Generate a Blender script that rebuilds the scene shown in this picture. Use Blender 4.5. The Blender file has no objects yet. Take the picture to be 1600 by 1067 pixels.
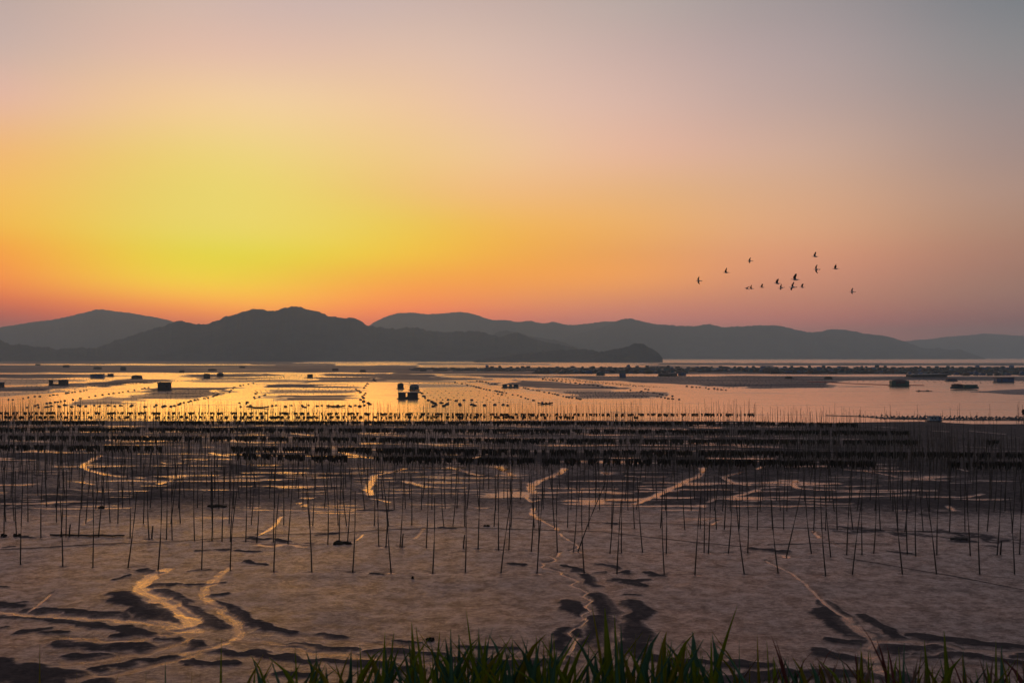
import bpy, math, random
import numpy as np
from mathutils import Vector, Matrix

# ------------------------------------------------------------------ camera, sky, sun, exposure
scene = bpy.context.scene
COL = scene.collection
rnd = random.Random(7)
CAM_H = 18.0            # the camera stands on a grassy bank above the flat
FPX = 1600 * 35 / 36    # focal length in pixels of the 1600 px photograph
HOR = 556.0             # pixel row of the horizon

cam_d = bpy.data.cameras.new('camera')
cam = bpy.data.objects.new('camera', cam_d)
COL.objects.link(cam)
cam.location = (0, 0, CAM_H)
cam.rotation_euler = (math.radians(90), 0, 0)
cam_d.lens = 35; cam_d.sensor_width = 36
cam_d.shift_y = (HOR - 533.5) / 1600
cam_d.clip_start = 0.1; cam_d.clip_end = 60000
cam_d.dof.use_dof = True; cam_d.dof.focus_distance = 90; cam_d.dof.aperture_fstop = 11
scene.camera = cam

scene.view_settings.view_transform = 'Standard'
scene.view_settings.look = 'None'
scene.view_settings.exposure = 0.0
scene.view_settings.gamma = 1.0
scene.view_settings.use_curve_mapping = False
scene.cycles.max_bounces = 6
scene.cycles.volume_bounces = 2
scene.cycles.caustics_reflective = False
scene.cycles.caustics_refractive = False
scene.cycles.use_denoising = True

HAZE_D = 1.27e-4
HAZE_TOP = 402.0
SUN_AZ, SUN_EL = -15.0, 2.6

def s2l(c):
    c = c / 255.0
    return c / 12.92 if c <= 0.04045 else ((c + 0.055) / 1.055) ** 2.4

def lin(r, g, b):
    return (s2l(r), s2l(g), s2l(b), 1.0)

# sky colours of the evening, by azimuth (columns) and by height above the horizon
SKY_Y = [0, 80, 160, 240, 300, 360, 400, 440, 470, 500, 556]
SKY = {
    75:   [(198,174,164),(211,181,165),(231,188,155),(239,191,118),(240,194,100),(240,190,78),(243,174,58),(240,152,68),(225,131,80),(186,108,92),(150,98,98)],
    245:  [(208,181,168),(224,188,166),(239,200,150),(236,205,120),(233,207,108),(232,209,95),(234,206,58),(243,193,10),(249,161,58),(228,118,88),(180,98,90)],
    420:  [(207,181,172),(225,190,169),(240,205,157),(238,210,130),(235,211,113),(234,211,100),(233,207,56),(240,199,2),(250,174,16),(240,138,72),(200,110,90)],
    585:  [(205,181,172),(223,190,169),(238,200,157),(239,202,134),(237,200,113),(236,204,82),(238,198,52),(246,172,58),(245,152,83),(224,124,96),(185,104,98)],
    755:  [(201,177,168),(217,187,171),(231,193,165),(237,196,147),(240,189,125),(241,185,86),(243,175,76),(241,159,82),(232,145,94),(206,125,104),(170,105,105)],
    925:  [(190,171,164),(205,178,168),(221,185,167),(232,186,153),(234,182,127),(237,175,99),(236,165,92),(234,157,93),(216,142,104),(190,128,113),(156,106,108)],
    1255: [(162,151,151),(175,158,156),(188,163,155),(205,169,149),(212,167,136),(216,161,124),(212,150,118),(199,139,114),(184,129,111),(166,118,110),(138,104,106)],
    1570: [(129,131,135),(142,138,139),(155,141,139),(166,142,134),(175,143,128),(173,134,115),(167,126,110),(156,119,107),(146,113,105),(134,106,104),(116,96,101)],
}
SKY_AIR = {75: [[0.4406, 0.3706, 0.3807], [0.5028, 0.4403, 0.4549], [0.8331, 0.4749, 0.507], [1.1539, 0.4837, 0.2159], [1.2983, 0.5416, 0.089], [1.3909, 0.5006, 0.0097], [1.5575, 0.1211, 0.0074], [1.685, 0.0127, 0.008], [1.1623, 0.0765, 0.0093], [0.4161, 0.0576, 0.0367], [0.3828, 0.053, 0.0337]],
    245: [[0.8721, 0.6147, 0.4453], [1.0703, 0.6184, 0.3969], [1.202, 0.7274, 0.1866], [0.9788, 0.8335, 0.0936], [0.8448, 0.8807, 0.1515], [0.8916, 1.0795, 0.1261], [1.1103, 1.3274, 0.0081], [1.478, 1.7707, 0.0015], [2.6, 0.6512, 0.0083], [2.6, 0.0283, 0.0096], [2.392, 0.026, 0.0088]],
    420: [[0.5931, 0.4299, 0.4546], [0.7793, 0.5441, 0.4859], [0.9954, 0.7798, 0.5135], [1.0492, 0.8629, 0.3314], [1.1676, 0.939, 0.1902], [1.3246, 0.8437, 0.2187], [1.0213, 0.9164, 0.0055], [1.2556, 0.8135, 0.001], [2.0146, 1.5253, 0.003], [2.6, 0.8848, 0.0092], [2.392, 0.8141, 0.0085]],
    585: [[0.6769, 0.5455, 0.4791], [0.8769, 0.5854, 0.4001], [1.0512, 0.6513, 0.2803], [1.0644, 0.6256, 0.1796], [0.9819, 0.6234, 0.1074], [0.9724, 0.9272, 0.0097], [1.3923, 0.9298, 0.0056], [1.7162, 0.5276, 0.0078], [2.1561, 0.1163, 0.0093], [2.6, 0.0207, 0.041], [2.392, 0.0191, 0.0377]],
    755: [[0.6633, 0.448, 0.3958], [0.8283, 0.602, 0.5018], [0.9482, 0.6228, 0.4824], [1.0455, 0.7474, 0.3774], [1.2241, 0.639, 0.2822], [1.2764, 0.5516, 0.0281], [1.378, 0.5354, 0.01], [1.375, 0.431, 0.01], [1.7922, 0.702, 0.0416], [1.7296, 0.3107, 0.117], [1.5912, 0.2858, 0.1077]],
    925: [[0.5169, 0.4452, 0.4112], [0.6436, 0.4561, 0.4132], [0.826, 0.5428, 0.4479], [0.993, 0.5267, 0.3875], [0.9845, 0.5433, 0.2007], [1.1738, 0.5674, 0.1121], [1.1535, 0.4612, 0.083], [1.698, 0.616, 0.051], [1.1478, 0.3321, 0.1441], [1.3547, 0.3585, 0.2917], [1.2463, 0.3298, 0.2683]],
    1255: [[0.3936, 0.3328, 0.3358], [0.5021, 0.3908, 0.3832], [0.5941, 0.4242, 0.3792], [0.7823, 0.4956, 0.3615], [0.8849, 0.4926, 0.287], [1.0106, 0.4954, 0.2403], [1.0539, 0.4187, 0.2063], [1.0146, 0.3669, 0.2055], [0.9732, 0.3468, 0.1622], [1.1416, 0.2507, 0.1936], [1.0503, 0.2306, 0.1781]],
    1570: [[0.1542, 0.1929, 0.2191], [0.223, 0.2415, 0.2531], [0.2883, 0.2511, 0.2581], [0.3449, 0.2558, 0.2466], [0.4388, 0.283, 0.2339], [0.4398, 0.2449, 0.1696], [0.4241, 0.1981, 0.1357], [0.384, 0.1906, 0.1267], [0.3783, 0.1751, 0.1251], [0.2645, 0.0632, 0.0655], [0.2434, 0.0582, 0.0603]]}
#ENDAIR
UP_WARM, UP_COOL = np.array(lin(150,147,155)[:3]), np.array(lin(104,112,128)[:3])

def world_sky():
    w = bpy.data.worlds.new('World'); scene.world = w; w.use_nodes = True
    nt = w.node_tree; nt.nodes.clear(); N = nt.nodes; L = nt.links
    def math_(op, a, b=None, clamp=False):
        n = N.new('ShaderNodeMath'); n.operation = op; n.use_clamp = clamp
        for i, v in enumerate((a, b)):
            if v is None: continue
            if isinstance(v, (int, float)): n.inputs[i].default_value = v
            else: L.new(v, n.inputs[i])
        return n.outputs[0]
    tc = N.new('ShaderNodeTexCoord'); sp = N.new('ShaderNodeSeparateXYZ')
    L.new(tc.outputs['Generated'], sp.inputs[0])
    az = math_('ARCTAN2', sp.outputs[0], sp.outputs[1])
    t = math_('SQRT', math_('MAXIMUM', sp.outputs[2], 0.0))
    def ramp(cols):
        r = N.new('ShaderNodeValToRGB'); L.new(t, r.inputs[0]); cr = r.color_ramp
        cr.interpolation = 'B_SPLINE'
        while len(cr.elements) < len(cols): cr.elements.new(0.5)
        for e, (p, c) in zip(cr.elements, cols):
            e.position = p; e.color = (*[q / 4 for q in c], 1)     # ramps hold at most 1
        return r.outputs[0]
    acc = None; wsum = None
    cols = []
    for xp, tab in SKY.items():
        a = math.atan2(xp - 800, FPX); ca = math.cos(a)
        els = np.array([math.atan((HOR - y) * ca / FPX) for y in SKY_Y])[::-1]
        cc = np.array(SKY_AIR[xp])[::-1]
        outc = []
        for el in np.concatenate([np.radians(np.linspace(0, 19.7, 22)), np.radians([23, 28, 34, 42, 52, 65, 80, 90])]):
            if el <= els[-1]:
                c = np.array([np.interp(el, els, cc[:, k]) for k in range(3)])
            else:
                f = min(1, (el - els[-1]) / math.radians(32)); f = f * f * (3 - 2 * f)
                c = cc[-1] * (1 - f) + UP_WARM * 0.8 * f
            outc.append((math.sqrt(math.sin(el)), tuple(c)))
        cols.append((a, 0.105 if xp not in (1255,) else 0.13, outc))
    def far(seq): return [(math.sqrt(math.sin(math.radians(e))), tuple(lin(*c)[:3])) for e, c in seq]
    cols.append((math.radians(-62), 0.26, far([(0,(150,110,110)),(5,(175,125,115)),(12,(180,150,140)),(25,(150,142,148)),(50,(120,122,136)),(90,(112,118,132))])))
    cols.append((math.radians(62), 0.26, far([(0,(95,90,100)),(6,(118,104,108)),(14,(122,118,124)),(25,(116,120,130)),(50,(106,114,128)),(90,(104,112,128))])))
    back = far([(0,(78,82,96)),(6,(96,94,108)),(14,(104,104,118)),(30,(98,106,122)),(60,(100,108,124)),(90,(104,112,128))])
    def vmul(v, s):
        n = N.new('ShaderNodeVectorMath'); n.operation = 'SCALE'; L.new(v, n.inputs[0])
        if isinstance(s, float): n.inputs['Scale'].default_value = s
        else: L.new(s, n.inputs['Scale'])
        return n.outputs[0]
    def vadd(a, b):
        n = N.new('ShaderNodeVectorMath'); n.operation = 'ADD'; L.new(a, n.inputs[0]); L.new(b, n.inputs[1]); return n.outputs[0]
    acc = vmul(ramp(back), 0.004); wsum = None
    for a, sg, stops in cols:
        d = math_('DIVIDE', math_('SUBTRACT', az, a), sg)
        wt = math_('EXPONENT', math_('MULTIPLY', math_('MULTIPLY', d, d), -0.7))
        acc = vadd(acc, vmul(ramp(stops), wt))
        wsum = wt if wsum is None else math_('ADD', wsum, wt)
    wsum = math_('ADD', wsum, 0.004)
    inv = math_('DIVIDE', 1.0, wsum)
    grad = vmul(vmul(acc, inv), 4.0)
    sky = N.new('ShaderNodeTexSky'); sky.sky_type = 'NISHITA'; sky.sun_disc = False
    sky.sun_elevation = math.radians(SUN_EL); sky.sun_rotation = math.radians(SUN_AZ)
    sky.dust_density = 3.0
    # the plain atmosphere takes over high overhead
    mr = N.new('ShaderNodeMapRange'); mr.interpolation_type = 'SMOOTHSTEP'
    L.new(sp.outputs[2], mr.inputs[0]); mr.inputs[1].default_value = 0.42; mr.inputs[2].default_value = 1.0
    mr.inputs[3].default_value = 0.0; mr.inputs[4].default_value = 0.5
    mx = N.new('ShaderNodeMix'); mx.data_type = 'RGBA'
    L.new(mr.outputs[0], mx.inputs[0]); L.new(grad, mx.inputs[6]); L.new(vmul(sky.outputs[0], 0.12), mx.inputs[7])
    bg = N.new('ShaderNodeBackground'); bg.inputs[1].default_value = 1.0
    L.new(mx.outputs[2], bg.inputs[0])
    out = N.new('ShaderNodeOutputWorld'); L.new(bg.outputs[0], out.inputs[0])
world_sky()

sun_d = bpy.data.lights.new('sun', 'SUN'); sun_d.energy = 0.21; sun_d.angle = math.radians(20)
sun_d.color = (1.0, 0.44, 0.10)
sun = bpy.data.objects.new('sun', sun_d); COL.objects.link(sun)
_a, _e = math.radians(SUN_AZ), math.radians(SUN_EL)
sdir = Vector((math.sin(_a) * math.cos(_e), math.cos(_a) * math.cos(_e), math.sin(_e)))
sun.rotation_euler = (-sdir).to_track_quat('-Z', 'Y').to_euler()

# ------------------------------------------------------------------ helpers
def G(x, y, z=0.0):
    """ground point (metres) that the photograph shows at pixel x, y, for something at height z"""
    Y = FPX * (CAM_H - z) / (y - HOR)
    return ((x - 800) / FPX * Y, Y)

def A(x, y, Y):
    """point at distance Y that the photograph shows at pixel x, y"""
    return Vector(((x - 800) / FPX * Y, Y, CAM_H - (y - HOR) / FPX * Y))

def hash2(i, j, seed):
    h = (i.astype(np.int64) * 374761393 + j.astype(np.int64) * 668265263 + seed * 1442695041) & 0xFFFFFFFF
    h = ((h ^ (h >> 13)) * 1274126177) & 0xFFFFFFFF
    h = (h ^ (h >> 16)) & 0xFFFFFFFF
    return h / 4294967295.0

def vnoise(x, y, seed=0):
    x = np.asarray(x, float); y = np.asarray(y, float)
    i = np.floor(x); j = np.floor(y); u = x - i; v = y - j
    u = u * u * (3 - 2 * u); v = v * v * (3 - 2 * v)
    a = hash2(i, j, seed); b = hash2(i + 1, j, seed); c = hash2(i, j + 1, seed); d = hash2(i + 1, j + 1, seed)
    return (a * (1 - u) + b * u) * (1 - v) + (c * (1 - u) + d * u) * v

def fbm(x, y, seed=0, octs=4):
    s = 0; a = 0.5; t = 0
    for k in range(octs):
        s = s + a * vnoise(x * 2 ** k, y * 2 ** k, seed + 17 * k); t += a; a *= 0.5
    return s / t

def sstep(a, b, x):
    t = np.clip((x - a) / (b - a), 0, 1); return t * t * (3 - 2 * t)

def mesh_np(name, V, F, mat=None, smooth=False, attrs=None):
    """V (n,3), F (m,4) or (m,3) arrays -> mesh data"""
    V = np.asarray(V, np.float32); F = np.asarray(F, np.int32)
    me = bpy.data.meshes.new(name)
    me.vertices.add(len(V)); me.vertices.foreach_set('co', V.ravel())
    k = F.shape[1]
    me.loops.add(F.size); me.loops.foreach_set('vertex_index', F.ravel())
    me.polygons.add(len(F))
    me.polygons.foreach_set('loop_start', np.arange(0, F.size, k, dtype=np.int32))
    me.polygons.foreach_set('loop_total', np.full(len(F), k, np.int32))
    if smooth: me.polygons.foreach_set('use_smooth', np.ones(len(F), bool))
    me.update(calc_edges=True)
    for an, av in (attrs or {}).items():
        at = me.attributes.new(an, 'FLOAT', 'POINT'); at.data.foreach_set('value', np.asarray(av, np.float32).ravel())
    if mat:
        for m in (mat if isinstance(mat, (list, tuple)) else [mat]): me.materials.append(m)
    return me

def grid_faces(nr, nc):
    i = np.arange((nr - 1) * (nc - 1)); r = i // (nc - 1); c = i % (nc - 1)
    a = r * nc + c
    return np.stack([a, a + 1, a + nc + 1, a + nc], 1)

def link(name, me, parent=None, loc=None):
    o = bpy.data.objects.new(name, me); COL.objects.link(o)
    if parent is not None: o.parent = parent
    if loc is not None: o.location = loc
    return o

def tag(o, label=None, cat=None, group=None, kind=None):
    if label: o['label'] = label
    if cat: o['category'] = cat
    if group: o['group'] = group
    if kind: o['kind'] = kind
    return o

def empty(name, loc, label, cat, group=None, rz=0.0):
    o = bpy.data.objects.new(name, None); COL.objects.link(o); o.location = loc
    o.rotation_euler.z = rz; o.empty_display_size = 0.2
    return tag(o, label, cat, group)

class MB:
    """collects simple solids into one mesh"""
    def __init__(s): s.v = []; s.f = []; s.mi = []
    def add(s, V, F, mi=0):
        o = len(s.v); s.v += [tuple(p) for p in V]; s.f += [tuple(i + o for i in f) for f in F]; s.mi += [mi] * len(F); return s
    def box(s, cx, cy, cz, sx, sy, sz, mi=0, rz=0.0, taper=1.0, tilt=0.0):
        V = []
        c, n = math.cos(rz), math.sin(rz)
        for dz in (-.5, .5):
            k = taper if dz > 0 else 1
            for dx, dy in ((-.5, -.5), (.5, -.5), (.5, .5), (-.5, .5)):
                x, y = dx * sx * k, dy * sy * k
                V.append((cx + x * c - y * n, cy + x * n + y * c, cz + dz * sz + tilt * x))
        return s.add(V, [(0, 3, 2, 1), (4, 5, 6, 7), (0, 1, 5, 4), (1, 2, 6, 5), (2, 3, 7, 6), (3, 0, 4, 7)], mi)
    def tube(s, pts, rads, n=6, mi=0, cap=True):
        pts = [Vector(p) for p in pts]; V = []
        for i, p in enumerate(pts):
            d = (pts[min(i + 1, len(pts) - 1)] - pts[max(i - 1, 0)]).normalized()
            u = d.cross(Vector((0, 0, 1)))
            if u.length < 1e-3: u = Vector((1, 0, 0))
            u.normalize(); w = d.cross(u)
            for k in range(n):
                a = 2 * math.pi * k / n
                V.append(p + (u * math.cos(a) + w * math.sin(a)) * rads[i])
        F = []
        for i in range(len(pts) - 1):
            for k in range(n):
                a = i * n + k; b = i * n + (k + 1) % n
                F.append((a, b, b + n, a + n))
        if cap:
            F.append(tuple(range(n - 1, -1, -1))); F.append(tuple(range((len(pts) - 1) * n, len(pts) * n)))
        return s.add(V, F, mi)
    def ell(s, cx, cy, cz, rx, ry, rz_, mi=0, nu=8, nv=5, jit=0.0, R=rnd):
        V = [(cx, cy, cz - rz_)]; F = []
        for i in range(1, nv):
            ph = -math.pi / 2 + math.pi * i / nv
            for k in range(nu):
                a = 2 * math.pi * k / nu; q = 1 + jit * (R.random() - .5)
                V.append((cx + rx * math.cos(ph) * math.cos(a) * q, cy + ry * math.cos(ph) * math.sin(a) * q, cz + rz_ * math.sin(ph) * q))
        V.append((cx, cy, cz + rz_)); top = len(V) - 1
        for k in range(nu): F.append((0, 1 + (k + 1) % nu, 1 + k))
        for i in range(nv - 2):
            for k in range(nu):
                a = 1 + i * nu + k; b = 1 + i * nu + (k + 1) % nu
                F.append((a, b, b + nu, a + nu))
        for k in range(nu): F.append((1 + (nv - 2) * nu + k, 1 + (nv - 2) * nu + (k + 1) % nu, top))
        return s.add(V, F, mi)
    def arch(s, cx, cy, z0, sx, sy, h, mi=0, n=7, rise=1.0):
        """barrel roof running along y, spanning sx, from z0 to z0+h"""
        V = []; 
        for sy_ in (-.5, .5):
            for i in range(n + 1):
                a = math.pi * i / n
                V.append((cx - math.cos(a) * sx / 2, cy + sy_ * sy, z0 + h * math.sin(a) ** rise))
        m = n + 1
        F = [(i, i + 1, i + 1 + m, i + m) for i in range(n)] + [tuple(range(n, -1, -1)), tuple(range(m, 2 * m)), (0, m, m + n, n)]
        return s.add(V, F, mi)
    def gable(s, cx, cy, z0, sx, sy, h, mi=0, axis='x'):
        if axis == 'x':
            V = [(-.5, -.5, 0), (.5, -.5, 0), (.5, .5, 0), (-.5, .5, 0), (-.46, 0, 1), (.46, 0, 1)]
        else:
            V = [(-.5, -.5, 0), (.5, -.5, 0), (.5, .5, 0), (-.5, .5, 0), (0, -.46, 1), (0, .46, 1)]
        V = [(cx + x * sx, cy + y * sy, z0 + z * h) for x, y, z in V]
        F = [(0, 3, 2, 1), (0, 1, 5, 4), (2, 3, 4, 5), (1, 2, 5), (3, 0, 4)] if axis == 'x' else [(0, 3, 2, 1), (1, 2, 5, 4), (3, 0, 4, 5), (0, 1, 4), (2, 3, 5)]
        return s.add(V, F, mi)
    def mesh(s, name, mats):
        me = bpy.data.meshes.new(name); me.from_pydata(s.v, [], s.f)
        for m in (mats if isinstance(mats, (list, tuple)) else [mats]): me.materials.append(m)
        if any(s.mi): me.polygons.foreach_set('material_index', s.mi)
        me.update(); return me
    def obj(s, name, mats, parent=None, loc=None):
        return link(name, s.mesh(name, mats), parent, loc)

_ones = 'first second third fourth fifth sixth seventh eighth ninth'.split()
_teens = 'tenth eleventh twelfth thirteenth fourteenth fifteenth sixteenth seventeenth eighteenth nineteenth'.split()
_tens = ['twenty', 'thirty', 'forty', 'fifty', 'sixty', 'seventy', 'eighty', 'ninety']
def nth(i):
    if i <= 9: return _ones[i - 1]
    if i <= 19: return _teens[i - 10]
    if i % 10 == 0: return _tens[i // 10 - 2][:-1] + 'ieth'
    return _tens[i // 10 - 2] + ' ' + _ones[i % 10 - 1]

# ------------------------------------------------------------------ materials
def mat(name, col, rough=0.7, var=0.25, scale=3.0, spec=0.4, bump=0.0, bscale=20.0, translucent=0.0, dark=None):
    m = bpy.data.materials.new(name); m.use_nodes = True
    nt = m.node_tree; N = nt.nodes; L = nt.links; b = N['Principled BSDF']
    tc = N.new('ShaderNodeTexCoord'); no = N.new('ShaderNodeTexNoise')
    no.inputs['Scale'].default_value = scale; no.inputs['Detail'].default_value = 5
    L.new(tc.outputs['Object'], no.inputs['Vector'])
    r = N.new('ShaderNodeValToRGB'); L.new(no.outputs[0], r.inputs[0])
    d = dark or tuple(c * (1 - var) for c in col)
    r.color_ramp.elements[0].position = 0.35; r.color_ramp.elements[0].color = (*d, 1)
    r.color_ramp.elements[1].position = 0.65; r.color_ramp.elements[1].color = (*[min(1, c * (1 + var)) for c in col], 1)
    L.new(r.outputs[0], b.inputs['Base Color'])
    b.inputs['Roughness'].default_value = rough; b.inputs['Specular IOR Level'].default_value = spec
    if bump:
        n2 = N.new('ShaderNodeTexNoise'); n2.inputs['Scale'].default_value = bscale; L.new(tc.outputs['Object'], n2.inputs['Vector'])
        bp = N.new('ShaderNodeBump'); bp.inputs['Strength'].default_value = bump; L.new(n2.outputs[0], bp.inputs['Height']); L.new(bp.outputs[0], b.inputs['Normal'])
    if translucent:
        tr = N.new('ShaderNodeBsdfTranslucent'); L.new(r.outputs[0], tr.inputs[0])
        ms = N.new('ShaderNodeMixShader'); ms.inputs[0].default_value = translucent
        L.new(b.outputs[0], ms.inputs[1]); L.new(tr.outputs[0], ms.inputs[2]); L.new(ms.outputs[0], N['Material Output'].inputs[0])
    return m

M = dict(
    bamboo=mat('bamboo', (0.050, 0.042, 0.034), 0.75, 0.4, 2.0, 0.2),
    bamboo_pale=mat('bamboo_pale', (0.16, 0.14, 0.12), 0.8, 0.3, 2.0, 0.2),
    seaweed=mat('seaweed', (0.020, 0.014, 0.008), 0.8, 0.5, 3.0, 0.15),
    rope=mat('rope', (0.06, 0.05, 0.045), 0.9),
    foam=mat('foam_float', (0.035, 0.04, 0.055), 0.7, 0.3, 2),
    red=mat('red_float', (0.35, 0.04, 0.03), 0.6),
    wood=mat('weathered_wood', (0.055, 0.045, 0.04), 0.8, 0.35, 4),
    darkwall=mat('dark_board', (0.035, 0.04, 0.05), 0.8, 0.3, 3),
    teal=mat('teal_paint', (0.03, 0.10, 0.13), 0.6, 0.25, 2),
    blue=mat('blue_sheet', (0.02, 0.08, 0.20), 0.5, 0.25, 2),
    green=mat('green_paint', (0.03, 0.09, 0.075), 0.6, 0.25, 2),
    maroon=mat('maroon_roof', (0.09, 0.035, 0.035), 0.7, 0.25, 2),
    grey=mat('grey_sheet', (0.18, 0.19, 0.21), 0.6, 0.25, 2),
    brown=mat('rust_brown', (0.14, 0.075, 0.045), 0.8, 0.3, 2),
    pale=mat('pale_wall', (0.32, 0.38, 0.42), 0.6, 0.15, 2),
    glass=mat('dark_glass', (0.01, 0.012, 0.015), 0.15, 0.1, 2, 0.5),
    bird_black=mat('black_feather', (0.012, 0.012, 0.014), 0.7, 0.2, 6),
    bird_white=mat('white_feather', (0.55, 0.52, 0.48), 0.7, 0.1, 6),
    bill=mat('red_bill', (0.25, 0.05, 0.03), 0.5, 0.1, 6),
)

def mud_material():
    m = bpy.data.materials.new('wet_mud'); m.use_nodes = True
    nt = m.node_tree; N = nt.nodes; L = nt.links; b = N['Principled BSDF']
    geo = N.new('ShaderNodeNewGeometry')
    def attr(n):
        a = N.new('ShaderNodeAttribute'); a.attribute_name = n; return a.outputs['Fac']
    def noise(scale, detail=4, rough=0.6, sx=1.0):
        mp = N.new('ShaderNodeMapping'); mp.inputs['Scale'].default_value = (scale * sx, scale, scale)
        L.new(geo.outputs['Position'], mp.inputs[0])
        n = N.new('ShaderNodeTexNoise'); n.inputs['Scale'].default_value = 1; n.inputs['Detail'].default_value = detail
        n.inputs['Roughness'].default_value = rough; L.new(mp.outputs[0], n.inputs['Vector']); return n.outputs[0]
    def mr(v, a, b_, c, d):
        n = N.new('ShaderNodeMapRange'); n.interpolation_type = 'SMOOTHSTEP'; L.new(v, n.inputs[0])
        for i, q in enumerate((a, b_, c, d)): n.inputs[i + 1].default_value = q
        return n.outputs[0]
    def mth(op, a, b_=None, clamp=False):
        n = N.new('ShaderNodeMath'); n.operation = op; n.use_clamp = clamp
        for i, v in enumerate((a, b_)):
            if v is None: continue
            if isinstance(v, (int, float)): n.inputs[i].default_value = v
            else: L.new(v, n.inputs[i])
        return n.outputs[0]
    big = noise(0.12, 4); mid = noise(0.7, 5); fine = noise(8.0, 5, 0.75); rag = noise(2.6, 7, 0.8, 0.5)
    def ragged(v, k, lo, hi):
        return mr(mth('ADD', v, mth('MULTIPLY', mth('SUBTRACT', rag, 0.5), k)), lo, hi, 0, 1)
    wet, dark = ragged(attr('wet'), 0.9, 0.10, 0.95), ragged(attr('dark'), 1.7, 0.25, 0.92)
    # colour: silt brown, dark mask adds algae, stain and painted shade of banks and relief
    mix = N.new('ShaderNodeMix'); mix.data_type = 'RGBA'
    mix.inputs[6].default_value = (0.058, 0.037, 0.033, 1); mix.inputs[7].default_value = (0.160, 0.098, 0.080, 1)
    L.new(mr(mth('ADD', mth('MULTIPLY', mid, 0.45), mth('MULTIPLY', fine, 0.55)), 0.38, 0.62, 0, 1), mix.inputs[0])
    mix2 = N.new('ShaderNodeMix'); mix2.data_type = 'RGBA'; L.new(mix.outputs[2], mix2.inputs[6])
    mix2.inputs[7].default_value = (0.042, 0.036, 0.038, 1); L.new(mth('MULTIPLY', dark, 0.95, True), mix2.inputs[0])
    # gloss: a film of water, patchy on the open mud, whole in the channels, little on the dark mask
    r0 = mth('ADD', 0.30, mth('MULTIPLY', mr(mth('ADD', mth('MULTIPLY', big, 0.4), mth('ADD', mth('MULTIPLY', mid, 0.35), mth('MULTIPLY', fine, 0.25))), 0.38, 0.62, 0, 1), 0.25))
    r2 = mth('SUBTRACT', mth('ADD', r0, mth('MULTIPLY', dark, 0.3)), mth('MULTIPLY', wet, 0.22))
    rough = mth('MAXIMUM', mth('MINIMUM', r2, 0.9), 0.12)
    film = mr(mth('ADD', mth('MULTIPLY', noise(3.2, 5, 0.75, 0.7), 0.6), mth('MULTIPLY', mid, 0.4)), 0.38, 0.62, 0.28, 0.94)
    film = mth('MAXIMUM', mth('MULTIPLY', film, mth('SUBTRACT', 1.0, mth('MULTIPLY', dark, 0.86))), mth('MULTIPLY', wet, 1.35))
    fr = N.new('ShaderNodeFresnel'); fr.inputs['IOR'].default_value = 1.42
    fac = mth('MULTIPLY', fr.outputs[0], film, True)
    df = N.new('ShaderNodeBsdfDiffuse'); df.inputs['Roughness'].default_value = 0.5; L.new(mix2.outputs[2], df.inputs[0])
    gl = N.new('ShaderNodeBsdfGlossy'); L.new(rough, gl.inputs['Roughness'])
    tn = N.new('ShaderNodeMix'); tn.data_type = 'RGBA'; L.new(wet, tn.inputs[0])
    tn.inputs[6].default_value = (1.0, 0.85, 0.82, 1); tn.inputs[7].default_value = (1.0, 0.76, 0.66, 1); L.new(tn.outputs[2], gl.inputs[0])  # orange of the mirrored sky put into the gloss tint, strongest in channels
    ms = N.new('ShaderNodeMixShader'); L.new(fac, ms.inputs[0]); L.new(df.outputs[0], ms.inputs[1]); L.new(gl.outputs[0], ms.inputs[2])
    nt.nodes.remove(b); L.new(ms.outputs[0], N['Material Output'].inputs[0])
    bp = N.new('ShaderNodeBump'); bp.inputs['Distance'].default_value = 0.05
    L.new(mth('ADD', mth('MULTIPLY', noise(16.0, 3, 0.6), 0.25), mth('ADD', mth('MULTIPLY', fine, 0.75), mth('MULTIPLY', mid, 0.55))), bp.inputs['Height'])
    L.new(mth('MAXIMUM', mth('SUBTRACT', 0.7, mth('MULTIPLY', wet, 0.6)), 0.05), bp.inputs['Strength'])
    for q in (df, gl, fr): L.new(bp.outputs[0], q.inputs['Normal'])
    return m

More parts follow.
